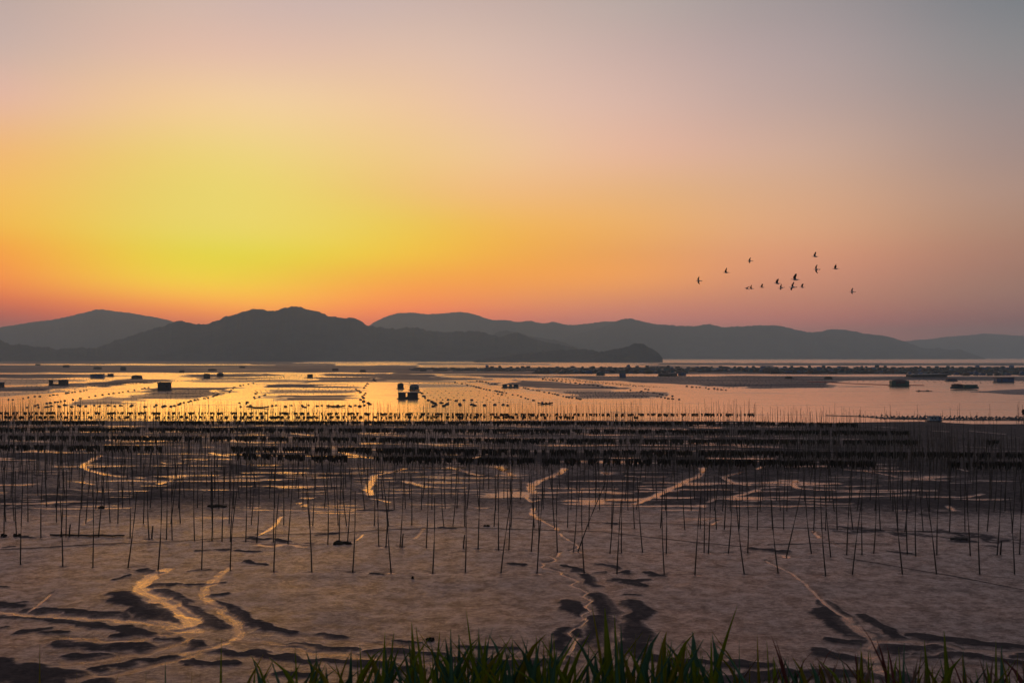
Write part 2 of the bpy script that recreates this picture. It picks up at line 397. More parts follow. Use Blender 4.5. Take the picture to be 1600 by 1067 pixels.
def water_material():
    m = bpy.data.materials.new('sea_water'); m.use_nodes = True
    nt = m.node_tree; N = nt.nodes; L = nt.links; b = N['Principled BSDF']
    geo = N.new('ShaderNodeNewGeometry')
    a = N.new('ShaderNodeAttribute'); a.attribute_name = 'ruffle'
    mp = N.new('ShaderNodeMapping'); mp.inputs['Scale'].default_value = (0.12, 0.5, 0.5); L.new(geo.outputs['Position'], mp.inputs[0])
    n = N.new('ShaderNodeTexNoise'); n.inputs['Scale'].default_value = 1; n.inputs['Detail'].default_value = 4; L.new(mp.outputs[0], n.inputs['Vector'])
    mp2 = N.new('ShaderNodeMapping'); mp2.inputs['Scale'].default_value = (0.010, 0.045, 0.05); L.new(geo.outputs['Position'], mp2.inputs[0])
    n2 = N.new('ShaderNodeTexNoise'); n2.inputs['Scale'].default_value = 1; n2.inputs['Detail'].default_value = 5; L.new(mp2.outputs[0], n2.inputs['Vector'])
    def mr(v, c, d, a=0.0, b_=1.0):
        q = N.new('ShaderNodeMapRange'); L.new(v, q.inputs[0])
        for i, z in enumerate((a, b_, c, d)): q.inputs[i + 1].default_value = z
        return q.outputs[0]
    def mul(x, y):
        q = N.new('ShaderNodeMath'); q.operation = 'MULTIPLY'; q.use_clamp = True; L.new(x, q.inputs[0]); L.new(y, q.inputs[1]); return q.outputs[0]
    ruf = mul(a.outputs['Fac'], mr(n2.outputs[0], .7, 1.1, .3, .7))
    bp = N.new('ShaderNodeBump'); bp.inputs['Strength'].default_value = 0.10; bp.inputs['Distance'].default_value = 0.3
    L.new(n.outputs[0], bp.inputs['Height'])
    # silty water under a bright surface film; on the farm plots lines, nets and floats break the mirror
    df = N.new('ShaderNodeBsdfDiffuse'); gl = N.new('ShaderNodeBsdfGlossy'); mx = N.new('ShaderNodeMixShader')
    cm = N.new('ShaderNodeMix'); cm.data_type = 'RGBA'; L.new(ruf, cm.inputs[0])
    cm.inputs[6].default_value = (0.05, 0.035, 0.02, 1); cm.inputs[7].default_value = (0.07, 0.07, 0.095, 1)
    L.new(cm.outputs[2], df.inputs[0]); gl.inputs[0].default_value = (1.0, 0.84, 0.72, 1)  # reflection tinted warm, the low sunset's orange put into its colour
    L.new(mr(ruf, 0.17, 0.45), gl.inputs['Roughness'])
    L.new(bp.outputs[0], gl.inputs['Normal']); L.new(mr(ruf, 0.95, 0.04), mx.inputs[0])
    L.new(df.outputs[0], mx.inputs[1]); L.new(gl.outputs[0], mx.inputs[2])
    nt.nodes.remove(b); L.new(mx.outputs[0], N['Material Output'].inputs[0])
    return m

def hill_material(name, c1, c2, scale):
    m = bpy.data.materials.new(name); m.use_nodes = True
    nt = m.node_tree; N = nt.nodes; L = nt.links; b = N['Principled BSDF']
    geo = N.new('ShaderNodeNewGeometry'); n = N.new('ShaderNodeTexNoise'); n.inputs['Scale'].default_value = scale
    n.inputs['Detail'].default_value = 8; n.inputs['Roughness'].default_value = 0.65; L.new(geo.outputs['Position'], n.inputs['Vector'])
    r = N.new('ShaderNodeValToRGB'); L.new(n.outputs[0], r.inputs[0])
    r.color_ramp.elements[0].position = 0.38; r.color_ramp.elements[0].color = (*c1, 1)
    r.color_ramp.elements[1].position = 0.68; r.color_ramp.elements[1].color = (*c2, 1)
    L.new(r.outputs[0], b.inputs['Base Color']); b.inputs['Roughness'].default_value = 0.95; b.inputs['Specular IOR Level'].default_value = 0.05
    return m
M_MUD, M_WATER = mud_material(), water_material()
M_HILL = hill_material('forest_hill', (0.014, 0.030, 0.044), (0.038, 0.056, 0.072), 0.012)  # forest colours with some of the haze's blue painted in
M_BANK = mat('bank_soil', (0.05, 0.045, 0.03), 0.95, 0.4, 6, 0.1, 0.6, 12)

# ------------------------------------------------------------------ the mud flat
SHORE = [(-900, 655.5), (0, 656), (350, 657), (600, 657.5), (900, 656.5), (1150, 657.5), (1290, 660), (1360, 658.5), (1440, 657.5), (1520, 661), (1600, 661), (2500, 661)]

# channels: pixel paths in the photograph, half width in metres, strength
WET = [
    ([(258,888),(232,902),(219,914),(232,925),(262,940),(285,955),(299,972),(303,984)], .62, 1),
    ([(-60,955),(0,957),(40,958),(100,962),(180,965),(250,972),(303,985)], .50, .9),
    ([(40,957),(60,944),(82,925)], .14, .8),
    ([(360,886),(335,905),(318,922),(322,936),(345,950),(368,968),(376,984),(364,1000),(330,1010),(290,1016)], .40, .85),
    ([(303,984),(250,990),(205,1002),(150,1003),(100,995)], .35, .7),
    ([(303,985),(285,1003),(230,1018),(165,1028),(100,1035)], .40, .7),
    ([(330,1012),(280,1030),(200,1048),(120,1062)], .45, .7),
    ([(364,1000),(420,1005),(480,1013),(560,1026),(640,1034),(720,1038)], .42, .75),
    ([(400,990),(470,993),(600,1005),(720,1022),(900,1030)], .38, .45),
    # the zigzag creek in the middle
    ([(882,731),(878,737),(862,744),(845,750),(832,756),(829,763),(836,770)], .85, 1),
    ([(826,768),(822,777),(830,783),(842,780)], .3, .8),
    ([(834,792),(830,800),(838,808),(846,812)], .34, .9), ([(832,798),(840,800),(832,804),(841,806)], .16, .9),
    ([(846,812),(853,815),(860,820),(868,823)], .22, .9), ([(868,823),(872,828)], .3, 1), ([(874,831),(878,836),(888,842),(899,848),(905,853),(897,857),(887,860)], .15, 1),
    ([(875,861),(871,868)], .16, 1), ([(857,867),(869,873),(862,876),(849,877),(850,881),(844,884),(860,887),(876,891),(878,896),(888,900),(897,903),(902,907),(891,912),(905,918),(919,924),(910,930),(924,938),(913,947),(922,953),(907,960),(918,968),(903,978),(889,987),(898,997),(892,1009),(880,1026),(866,1040),(850,1056)], .13, 1),
    ([(898,995),(893,1010),(880,1026),(866,1040)], .22, 1),
    ([(915,872),(938,905),(960,930),(968,955),(960,985),(935,1010),(920,1040)], .75, .38),
    ([(1195,874),(1222,888),(1240,896),(1258,910),(1272,925),(1288,942),(1308,956),(1322,964)], .17, .9),
    ([(1322,964),(1345,984),(1368,1000),(1352,1014),(1366,1030),(1380,1050)], .40, .9),
    ([(1325,1012),(1352,1014)], .3, .6),
    ([(1368,1001),(1410,1000),(1440,1001),(1500,1012),(1560,1017),(1700,1022)], .36, .75),
    ([(1380,1035),(1420,1028),(1480,1014)], .3, .5), ([(1440,1046),(1500,1037),(1580,1045),(1700,1052)], .4, .55),
    ([(1268,828),(1276,834),(1279,839)], .25, .9), ([(1290,843),(1300,847),(1313,854)], .2, .6), ([(1218,865),(1228,868)], .5, .9),
    # streams between the rows
    ([(157,711),(142,719),(130,727),(136,733),(150,737),(168,741),(191,744)], .75, 1), ([(110,751),(125,752),(146,756)], .5, .9),
    ([(250,722),(262,724),(290,723)], .4, .7), ([(300,717),(322,717)], .5, .8), ([(340,716.5),(360,717)], .9, 1), ([(330,707),(345,711),(355,712)], .8, .9),
    ([(402,705),(425,705)], .5, .9), ([(430,737),(475,738)], .6, .9), ([(455,759),(500,759)], .7, .9), ([(470,768),(500,767),(540,765)], .7, .5), ([(490,791),(520,792),(560,795)], .5, .6),
    ([(530,706),(545,709),(560,712),(578,715)], .9, 1), ([(633,731),(615,736),(594,740),(585,742),(583,748),(580,756),(573,763),(577,768),(581,772)], .75, 1),
    ([(583,778),(592,780),(607,784)], .4, .9), ([(700,729),(715,733),(730,737),(742,741),(752,742)], .7, 1), ([(778,728),(788,735),(800,742)], 1.1, 1),
    ([(630,751),(650,756),(668,760),(690,761),(722,761)], .6, .9), ([(664,744),(690,747),(720,749)], .7, .5), ([(681,740),(700,741),(712,738)], .4, .7),
    ([(744,792),(758,792)], .5, .9), ([(690,792),(700,792)], .4, .7), ([(780,742),(800,742)], .8, 1), ([(741,715),(748,713)], .5, .9),
    ([(836,762),(870,762),(910,763),(960,763)], .45, .8), ([(946,738),(950,740)], .9, 1), ([(978,743),(1010,744),(1038,744)], .5, .8),
    ([(1000,763),(1050,764),(1100,764),(1144,765)], .45, .8), ([(1098,730),(1097,738),(1088,745),(1072,750),(1062,757),(1045,764),(1034,769),(1015,777),(990,786)], .75, .9),
    ([(1192,728),(1182,732)], .4, .8), ([(1160,737),(1140,742),(1130,744),(1140,751),(1152,755),(1170,757)], .5, .8), ([(1186,764),(1170,769),(1150,774),(1137,775)], .5, .7), ([(1118,778),(1105,784)], .4, .5),
    ([(1095,788),(1097,791)], .5, .9), ([(1120,813),(1112,819)], .25, .9),
    ([(1244,750),(1238,757),(1248,762),(1270,764),(1320,765),(1400,765),(1460,766)], .5, .85), ([(1190,762),(1212,760)], .5, .6), ([(1200,779),(1240,780),(1295,781)], .6, .6),
    ([(1320,733),(1350,735),(1380,740),(1400,744)], .4, .8), ([(1295,745),(1330,745),(1370,747)], .35, .7), ([(1416,748),(1432,748)], .4, .8),
    ([(1436,775),(1470,776),(1510,776),(1535,771)], .5, .7), ([(1485,754),(1518,754)], .4, .5), ([(1480,790),(1484,793),(1490,797)], .4, .8), ([(1400,796),(1418,796)], .4, .7),
    ([(1496,732),(1512,735)], .4, .6), ([(1573,799),(1577,799)], .3, .9),
    ([(145,808),(136,812),(130,819)], .35, .6), ([(440,806),(434,813),(428,820),(418,828),(402,835)], .3, .8), ([(400,850),(425,853),(440,848),(462,850),(475,853)], .55, .7),
    ([(566,833),(562,838),(556,843)], .2, .8), ([(662,824),(655,832),(648,840)], .25, .6), ([(385,791.5),(402,792)], .45, 1), ([(247,756),(256,753)], .8, 1), ([(262,751),(267,750)], .5, 1), ([(214,745.5),(223,746)], .5, 1),
    ([(474,778),(488,777)], .6, .8), ([(464,786),(470,784)], .6, .8), ([(476,787),(478,790)], .5, .7), ([(378,759),(392,759)], .4, .9), ([(351,808),(383,808)], .9, .6),
    ([(300,720),(330,716)], .3, .6), ([(410,683),(470,682)], 1.2, .8), ([(460,677),(485,680)], 1.1, .8), ([(300,666),(340,668)], .8, .5), ([(170,687),(210,687)], 1., .8), ([(20,688),(80,690)], .9, .6), ([(365,689),(400,691)], 1.2, .8),
    ([(655,692),(700,696),(725,697)], .9, .8), ([(570,678),(620,680)], 1., .7), ([(690,682),(760,683)], .8, .7), ([(850,684),(858,684)], 1., .6), ([(1085,685),(1110,686)], 1., .6), ([(870,671),(890,671)], .8, .5),
    ([(1318,686),(1342,686)], .9, .7), ([(1178,684),(1200,685)], .8, .6), ([(1460,673),(1480,674)], .8, .6), ([(1515,673),(1545,676),(1570,678)], .7, .6), ([(1370,667),(1400,668)], .9, .5), ([(1500,697),(1560,700)], .7, .4),
    ([(500,699),(560,702)], .9, .6), ([(120,702),(140,702)], .9, .7),([(230,676),(250,676)], .8, .7),
]
DARK = [  # stained mud and shaded bank sides, both laid in as dark colour
    ([(-40,943),(0,943),(24,945)], .75), ([(45,951),(110,953),(190,960)], .55), ([(-40,959),(0,961),(60,966),(120,972),(180,980),(230,990)], .55),
    ([(186,928),(200,938),(228,944)], .95), ([(220,950),(250,962),(288,974)], 1.05), ([(180,925),(205,922)], .35), ([(252,921),(272,930),(292,946),(312,958),(328,970),(348,979)], .60),
    ([(240,913),(282,912)], .30), ([(298,913),(309,913)], .5), ([(320,912),(350,909)], .28), ([(332,928),(350,928)], .5), ([(330,889),(295,893)], .22), ([(222,890),(246,892)], .35), ([(175,905),(205,897)], .25),
    ([(336,940),(365,949),(385,962),(400,974),(455,986)], .55), ([(42,986),(75,981)], .5), ([(72,989),(100,987)], .38), ([(95,1003),(150,1008),(228,1011)], .75), ([(112,1023),(156,1025)], .6),
    ([(142,1045),(190,1038),(268,1022)], .38), ([(186,993),(230,989)], .5), ([(236,997),(275,998)], .3), ([(244,991),(250,991)], .2), ([(302,1003),(316,1008)], .6),
    ([(370,1000),(400,1004),(450,1007),(550,1015)], .42), ([(332,1016),(400,1022),(460,1029),(560,1037),(650,1047)], .5), ([(577,1018),(620,1018),(690,1023)], .42), ([(720,1009),(800,1014)], .35), ([(720,1032),(810,1036),(880,1030)], .85),
    ([(498,992),(540,995)], .28), ([(290,1033),(365,1037)], .45), ([(438,1050),(480,1056)], .5), ([(618,1001),(650,1004)], .22), ([(581,895),(598,896)], .30), ([(-40,1040),(60,1055),(120,1075)], 1.6), ([(-30,980),(8,980)], .3), ([(12,854),(20,854)], .3), ([(-20,916),(8,916)], .3),
    ([(902,889),(915,900),(930,915)], .55), ([(934,930),(945,945),(950,955)], .85), ([(940,965),(938,985),(930,1000)], .95), ([(888,940),(900,955)], .8), ([(985,940),(1008,955),(990,968)], .8), ([(985,975),(1000,990),(985,1015)], .95), ([(890,985),(880,1010),(915,1000)], .8),
    ([(935,880),(962,886)], .4), ([(968,896),(980,892)], .45), ([(935,894),(945,895)], .4), ([(952,905),(990,909),(1012,906)], .5), ([(990,912),(1008,915)], .4), ([(978,928),(1000,928)], .35), ([(1012,895),(1030,899)], .5), ([(880,882),(902,888)], .3), ([(1000,1025),(1080,1035),(1200,1037)], .5),
    ([(800,882),(818,882)], .35), ([(1178,857),(1228,862)], .55), ([(1282,938),(1300,950),(1330,968)], .5), ([(1290,955),(1310,975),(1350,992)], 1.05), ([(1300,1000),(1355,1003)], .6), ([(1345,960),(1385,982),(1408,996)], .45), ([(1282,1018),(1300,1024),(1360,1029)], .75),
    ([(1372,1012),(1410,1014),(1480,1009)], .75), ([(1435,994),(1480,998),(1600,1010),(1700,1012)], .6), ([(1440,1025),(1500,1022),(1600,1034),(1700,1036)], .55), ([(1578,1023),(1700,1028)], .4), ([(1150,1060),(1300,1050),(1400,1058)], .9),
    ([(1484,842),(1512,845)], .35), ([(1395,862),(1420,864)], .35), ([(500,835),(520,833)], .5), ([(512,844),(548,849)], .0), ([(690,824),(710,825)], .45), ([(560,796),(610,797)], .5), ([(375,860),(400,862)], .5), ([(385,877),(410,882)], .4), ([(392,840),(412,843)], .5), ([(420,841),(450,845)], .4),
    ([(40,838),(52,840)], .3), ([(730,710),(800,718)], 1.2), ([(310,860),(360,858)], .3), ([(945,817),(958,818)], .5),
]
# broad stretches of dark algae film between the channels
DARK_AREA = [
    ((-100,778),(0,780),(90,788),(60,795),(-100,790)), ((0,772),(110,775),(220,768),(400,764),(600,760),(600,766),(420,772),(220,782),(100,790),(0,780)),
    ((150,716),(275,722),(290,745),(240,750),(190,742),(150,736),(142,728)), ((250,745),(330,744),(440,747),(560,752),(480,757),(400,762),(280,764)), ((200,755),(280,756),(280,768),(200,770)),
    ((320,722),(470,728),(570,740),(560,750),(430,748),(330,740)), ((595,748),(625,744),(665,756),(700,762),(650,764),(605,762)), ((640,740),(700,728),(760,740),(800,745),(770,752),(740,745),(690,738),(660,744)),
    ((850,752),(900,736),(1090,732),(1080,748),(1030,762),(900,760)), ((1060,762),(1110,735),(1240,738),(1230,760),(1150,762),(1130,778),(1040,790),(1000,786)), ((1140,780),(1300,770),(1600,772),(1700,800),(1500,806),(1380,800),(1330,792),(1180,790)),
    ((1260,750),(1600,745),(1700,770),(1480,762),(1300,762)), ((1300,785),(1480,800),(1620,806),(1620,790),(1480,782)), ((0,733),(120,735),(120,744),(0,742)), ((0,706),(150,710),(130,724),(0,720)),
    ((1080,700),(1620,712),(1700,740),(1300,738),(1080,728)), ((600,706),(1100,706),(1100,728),(640,724)), ((1250,816),(1330,822),(1600,840),(1600,850),(1350,835)),
]

# feet of the two front rows of poles (pixel x, y, lean), each with its little puddle
ROW1 = [(32,881,1),(98,884,-1),(145,885,-1),(200,886,15),(247,888,5),(315,889,-1),(360,890,11),(428,892,8),(487,893,-8),(551,893,4),(611,893,-8),(676,894,3),(727,893,0),(783,894,18),(839,894,2),(913,894,-4),(964,895,7),(1038,896,-4),(1086,896,10),(1163,896,-12),(1216,895,-7),(1290,898,-7),(1332,896,16),(1410,896,-14),(1463,896,-15),(1531,896,-1),(1585,896,-7)]
ROW2 = [(6,838,0),(26,836,-4),(64,838,6),(95,838,2),(103,838,0),(123,838,8),(154,838,7),(203,840,-5),(233,841,-2),(260,842,1),(269,843,0),(304,843,0),(331,844,0),(347,845,5),(360,845,5),(384,845,3),(401,846,3),(427,847,0),(450,848,9),(485,848,-8),(512,850,-3),(530,847,3),(543,845,6),(592,852,0),(603,854,6),(625,854,6),(666,854,4),(747,856,3),(779,858,0),(795,858,2),(830,860,4),(841,856,7),(871,861,0),(896,860,6),(904,860,43),(953,863,7),(971,863,1),(1004,862,-8),(1041,863,0),(1100,863,2),(1107,863,5),(1138,863,5),(1168,863,-1),(1229,868,26),(1268,864,-11),(1298,869,-10),(1323,866,6),(1347,866,0),(1365,864,1),(1418,865,0),(1431,867,0),(1464,866,1),(1516,867,-8),(1558,866,9),(1593,865,0)]
STUBS = [(108,838),(237,841),(628,854),(724,856),(1563,866)]
for _x, _y, _d in ROW1 + ROW2:
    WET.append(([(_x - rnd.uniform(1, 7), _y + .5), (_x + rnd.uniform(1, 6), _y + .8)], rnd.uniform(.10, .26), rnd.uniform(.5, 1)))

_wide = []
for _p, _w, _s in WET:
    if _w >= .30 and _p[0][1] > 870 or (_w >= .30 and _p[-1][1] > 950):
        _wide.append((_p, _w * 1.15, _s * .74)); _wide.append((_p, .10, _s * .85))
    else: _wide.append((_p, _w * (.68 if _w > .6 else .9), _s))
WET = _wide

def seg_dist(px, py, a, b):
    ax, ay = a; bx, by = b; dx, dy = bx - ax, by - ay
    t = np.clip(((px - ax) * dx + (py - ay) * dy) / (dx * dx + dy * dy + 1e-9), 0, 1)
    return np.hypot(px - ax - t * dx, py - ay - t * dy)

def in_poly(px, py, poly):
    ins = np.zeros(px.shape, bool); n = len(poly)
    for i in range(n):
        x1, y1 = poly[i]; x2, y2 = poly[(i + 1) % n]
        c = (y1 > py) != (y2 > py)
        if y1 != y2: ins ^= c & (px < (x2 - x1) * (py - y1) / (y2 - y1) + x1)
    return ins

def soft_poly(px, py, poly, edge):
    d = np.full(px.shape, 1e9)
    for i in range(len(poly)): d = np.minimum(d, seg_dist(px, py, poly[i], poly[(i + 1) % len(poly)]))
    s = np.where(in_poly(px, py, poly), d, -d)
    return sstep(-edge, edge, s)

def build_mud():
    rows = np.concatenate([np.arange(1400, 1075, -12.0), np.arange(1075, 900, -1.1), np.arange(900, 740, -0.8), np.arange(740, 651.0, -0.55), np.array([649.5, 648, 646, 643])])
    cols = np.concatenate([np.arange(-700, -40, 20.0), np.arange(-40, 1640, 1.9), np.arange(1640, 2320, 20.0)])
    PX, PY = np.meshgrid(cols, rows)
    Y = FPX * CAM_H / (PY - HOR); X = (PX - 800) / FPX * Y
    jx = (vnoise(X * .9, Y * .9, 3) - .5) * .5 + (vnoise(X * 3, Y * 3, 4) - .5) * .18
    jy = (vnoise(X * .9, Y * .9, 5) - .5) * .9 + (vnoise(X * 3, Y * 3, 6) - .5) * .3
    wet = np.zeros_like(X); dark = np.zeros_like(X); dig = np.zeros_like(X)
    def stroke(path, w, arr, s, wob=1.0, edge=.35):
        pts = [G(*p) for p in path]
        for a, b in zip(pts[:-1], pts[1:]):
            m = 2.2 * w + 1.2
            x0, x1 = min(a[0], b[0]) - m, max(a[0], b[0]) + m; y0, y1 = min(a[1], b[1]) - m * 2, max(a[1], b[1]) + m * 2
            sel = np.nonzero((X > x0) & (X < x1) & (Y > y0) & (Y < y1))
            if not len(sel[0]): continue
            d = seg_dist(X[sel] + jx[sel] * wob, Y[sel] + jy[sel] * wob, a, b)
            v = s * (1 - sstep(w * (1 - edge), w * (1 + edge), d))
            arr[sel] = np.maximum(arr[sel], v)
    for path, w, s in WET:
        k = min(1.0, w * 1.8)
        stroke(path, w, wet, s, wob=k)
        if path[0][1] > 860 or w > .6: stroke(path, w * 2.4, wet, s * .38, wob=1.3, edge=.6)
    for path, w in DARK:
        if w <= 0: continue
        stroke(path, w * 1.1, dark, 1.0, wob=1.1, edge=.4)
    dark0 = dark.copy()
    for poly in DARK_AREA:
        wp = [G(*p) for p in poly]
        m = soft_poly(X + jx * 6, Y + jy * 8, wp, 2.2)
        dark = np.maximum(dark, m * (.62 + .5 * vnoise(X * .15, Y * .3, 8)))
    # natural mottling: streaks stretched along the shore
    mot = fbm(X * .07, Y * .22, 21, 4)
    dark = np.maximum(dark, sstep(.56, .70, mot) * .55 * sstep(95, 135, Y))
    dark = np.maximum(dark, sstep(92, 128, Y) * (.70 + .20 * sstep(800, 1250, PX)) * (.72 + .5 * fbm(X * .05, Y * .16, 77, 4)))  # baseline beyond the front rows: shade of fine mud relief painted as darkness
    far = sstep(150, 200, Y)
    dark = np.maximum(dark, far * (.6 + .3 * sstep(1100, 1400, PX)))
    pud = fbm(X * .10, Y * .55, 31, 3)
    wet = np.maximum(wet, sstep(.66, .72, pud) * sstep(96, 120, Y) * .75 * (1 - dark0) * (1 - .9 * sstep(1150, 1350, PX) * far))
    dark = dark * (1 - wet)
    grain = fbm(X * 1.3, Y * 1.3, 41, 3)
    Z = (fbm(X * .25, Y * .25, 51, 3) - .5) * .10 + (grain - .5) * .045 * (1 - wet) - .10 * wet + .05 * sstep(.1, .9, dark0)
    Z *= 1 - .6 * sstep(140, 260, Y)
    sh = np.interp(PX, [p[0] for p in SHORE], [p[1] for p in SHORE]) + (fbm(X * .03, Y * 0, 61, 4) - .5) * 2.2
    over = (sh - PY)      # rows beyond the shore line
    Z = Z - sstep(-1.5, 3.5, over) * .5
    V = np.stack([X.ravel(), Y.ravel(), Z.ravel()], 1)
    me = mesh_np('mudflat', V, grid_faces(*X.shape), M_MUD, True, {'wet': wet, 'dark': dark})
    return tag(link('mudflat', me), 'wet brown tidal mudflat cut by shining creeks', kind='structure')
build_mud()

# ------------------------------------------------------------------ the sea
# ruffled plots (sea farms) as pixel quads of the photograph; value = strength
RUF = [
    (((-400,562.6),(480,563),(470,568.6),(-400,568.4)), .95), (((-400,570.4),(640,571),(620,582),(-400,582.2)), 1), (((-300,584.6),(120,584.6),(200,587),(100,591),(-300,591)), .95), (((300,590.5),(430,590),(420,592),(300,592.5)), .8), (((500,584.2),(600,584.2),(620,589),(500,587.5)), .8),
    (((-300,570),(420,571),(420,582),(200,582.3),(-300,582)), 1), (((-200,585),(70,585),(150,588),(100,590),(-200,590)), .85), (((-200,592),(60,592),(150,594),(60,601),(-200,603)), .35),
    (((-100,607),(60,603),(200,592),(280,593),(210,599),(120,606),(60,611),(-100,612)), .55), (((-100,613),(60,612),(120,608),(100,612),(0,621),(-100,622)), .3), (((280,594.5),(330,593),(700,594),(700,597),(300,598)), .35),
    (((262,605.5),(362,605.5),(356,611),(330,613),(262,611)), .75), (((205,611),(262,606),(355,611),(335,618),(310,623),(215,623)), .42), (((120,626),(215,615),(240,622),(180,631),(110,634)), .35),
    (((430,570),(600,573),(600,579),(430,579)), .95), (((300,571),(640,572),(620,582),(430,578),(300,582)), .85), (((300,585),(420,584),(440,587),(330,590),(300,589)), .6),
    (((486,589.5),(590,589.5),(600,595),(480,597),(440,600),(500,592)), .9), (((430,599.5),(520,600.5),(500,605),(420,606)), .8), (((500,603),(560,604),(560,606),(480,606)), .7), (((410,609),(550,609),(556,614),(405,615)), .35),
    (((448,617.5),(552,617.5),(545,625),(440,625)), .65), (((405,618),(448,618),(440,626),(420,626)), .3), (((590,583),(660,585),(700,590),(760,593),(700,594),(600,594)), .95), (((600,574.5),(860,574.5),(860,584.5),(620,584)), 1), (((700,585),(860,586.5),(850,590),(760,590)), .95),
    (((640,600),(720,601),(760,604),(640,606)), .3), (((830,587),(1000,588),(1300,588),(1290,606),(1180,607),(1060,600),(900,592)), .92), (((860,574.5),(1900,575),(1900,585),(860,584.5)), 1), (((800,593),(900,599),(960,604),(980,608),(860,607),(800,603)), .55),
    (((730,597),(800,603),(790,601),(730,595)), .6), (((868,611),(1030,612),(1040,622),(900,623)), .38), (((820,607.5),(980,609),(960,612),(830,611)), .3), (((1290,588),(1600,588),(1900,590),(1900,597),(1400,594),(1290,596)), .5), (((1140,587),(1300,588),(1300,592),(1180,592)), .7), (((1300,603),(1385,603),(1385,605),(1300,605)), .3),
    (((-400,562),(560,563),(300,567.6),(-400,567)), .9), (((390,567),(530,568),(520,571),(390,570)), .8), (((640,567.5),(860,568.5),(860,570),(640,570)), .5), (((1000,567),(1900,567.5),(1900,571),(1000,570.5)), .95), (((-400,558.2),(1030,558.2),(1030,562.9),(-400,562.3)), .85), (((1030,558.2),(2000,558.2),(2000,561),(1030,561)), .5),
    (((1000,571.5),(1080,571.5),(1150,573),(1000,574)), .6), (((1190,571),(1215,571),(1215,574),(1190,574)), .6),
]
def build_sea():
    rows = np.concatenate([np.array([760., 720, 690, 672]), np.arange(664, 600, -0.7), np.arange(600, 562, -0.4), np.arange(562, 558.2, -.25), np.array([558.05])])
    cols = np.concatenate([np.arange(-900, -60, 40.0), np.arange(-60, 1660, 3.0), np.arange(1660, 2500, 40.0)])
    PX, PY = np.meshgrid(cols, rows)
    Zs = -0.12
    Y = FPX * (CAM_H - Zs) / (PY - HOR); X = (PX - 800) / FPX * Y
    ruf = np.zeros_like(X)
    wobx = (fbm(PX * .03, PY * .5, 71, 4) - .5) * 90; woby = (fbm(PX * .025, PY * .8, 72, 4) - .5) * 3.6
    for poly, s in RUF:
        cx0 = min(p[0] for p in poly) - 30; cx1 = max(p[0] for p in poly) + 30; cy0 = min(p[1] for p in poly) - 4; cy1 = max(p[1] for p in poly) + 4
        sel = np.nonzero((PX > cx0) & (PX < cx1) & (PY > cy0) & (PY < cy1))
        # distance measured with the rows stretched, since plots lie flat under a grazing view
        v = soft_poly((PX[sel] + wobx[sel]) / 8, PY[sel] + woby[sel] * .5, [(a / 8, b) for a, b in poly], .9)
        ruf[sel] = np.maximum(ruf[sel], v * min(1.2, s * 1.9))
    st = fbm(PX * .006, PY * 1.1, 81, 3)
    ruf = np.clip(ruf * (.92 + .4 * fbm(PX * .02, PY * .6, 82, 3)), 0, 1)
    ruf = np.maximum(ruf, sstep(.6, .75, st) * .22)
    V = np.stack([X.ravel(), Y.ravel(), np.full(X.size, Zs)], 1)
    me = mesh_np('sea', V, grid_faces(*X.shape), M_WATER, True, {'ruffle': ruf})
    return tag(link('sea', me), 'calm bay water at low tide reflecting the sunset', kind='structure')
build_sea()

def sandbar():
    xs = np.linspace(1515, 1760, 70); 
    top = np.interp(xs, [1515, 1545, 1560, 1600, 1760], [612, 611, 609.5, 607.5, 606]); bot = np.interp(xs, [1515, 1545, 1575, 1600, 1760], [612.6, 613.5, 616, 616.8, 617])
    V = []; n = 9
    for x, a, b in zip(xs, top, bot):
        for k in range(n):
            t = k / (n - 1); y = a + (b - a) * t
            gx, gy = G(x, y, -.1)
            V.append((gx, gy, -.16 + .55 * math.sin(math.pi * t) ** .7 * min(1, (x - 1512) / 40) + .05 * rnd.random()))
    me = mesh_np('sandbar', V, grid_faces(len(xs), n), M_MUD, True, {'wet': np.zeros(len(V)), 'dark': np.full(len(V), .6)})
    tag(link('sandbar', me), 'low dark mud bar in the water at the right edge', kind='structure')
    # spit of mud running out along the far right shore
    xs = np.linspace(1290, 1700, 120); V = []
    for i, x in enumerate(xs):
        c = np.interp(x, [1290, 1340, 1400, 1500, 1700], [649, 650.5, 654.5, 656.3, 657]); h = np.interp(x, [1290, 1330, 1380, 1420, 1700], [.25, .5, 1.1, .5, .2])
        h *= .7 + .6 * rnd.random()
        for k in range(5):
            t = k / 4; gx, gy = G(x, c - h + 2 * h * t, -.1)
            V.append((gx, gy, -.18 + .22 * math.sin(math.pi * t) + .03 * rnd.random()))
    me = mesh_np('mud_spit', V, grid_faces(len(xs), 5), M_MUD, True, {'wet': np.zeros(len(V)), 'dark': np.full(len(V), .8)})
    tag(link('mud_spit', me), 'thin mud spit trailing off the right shore', kind='structure')
sandbar()

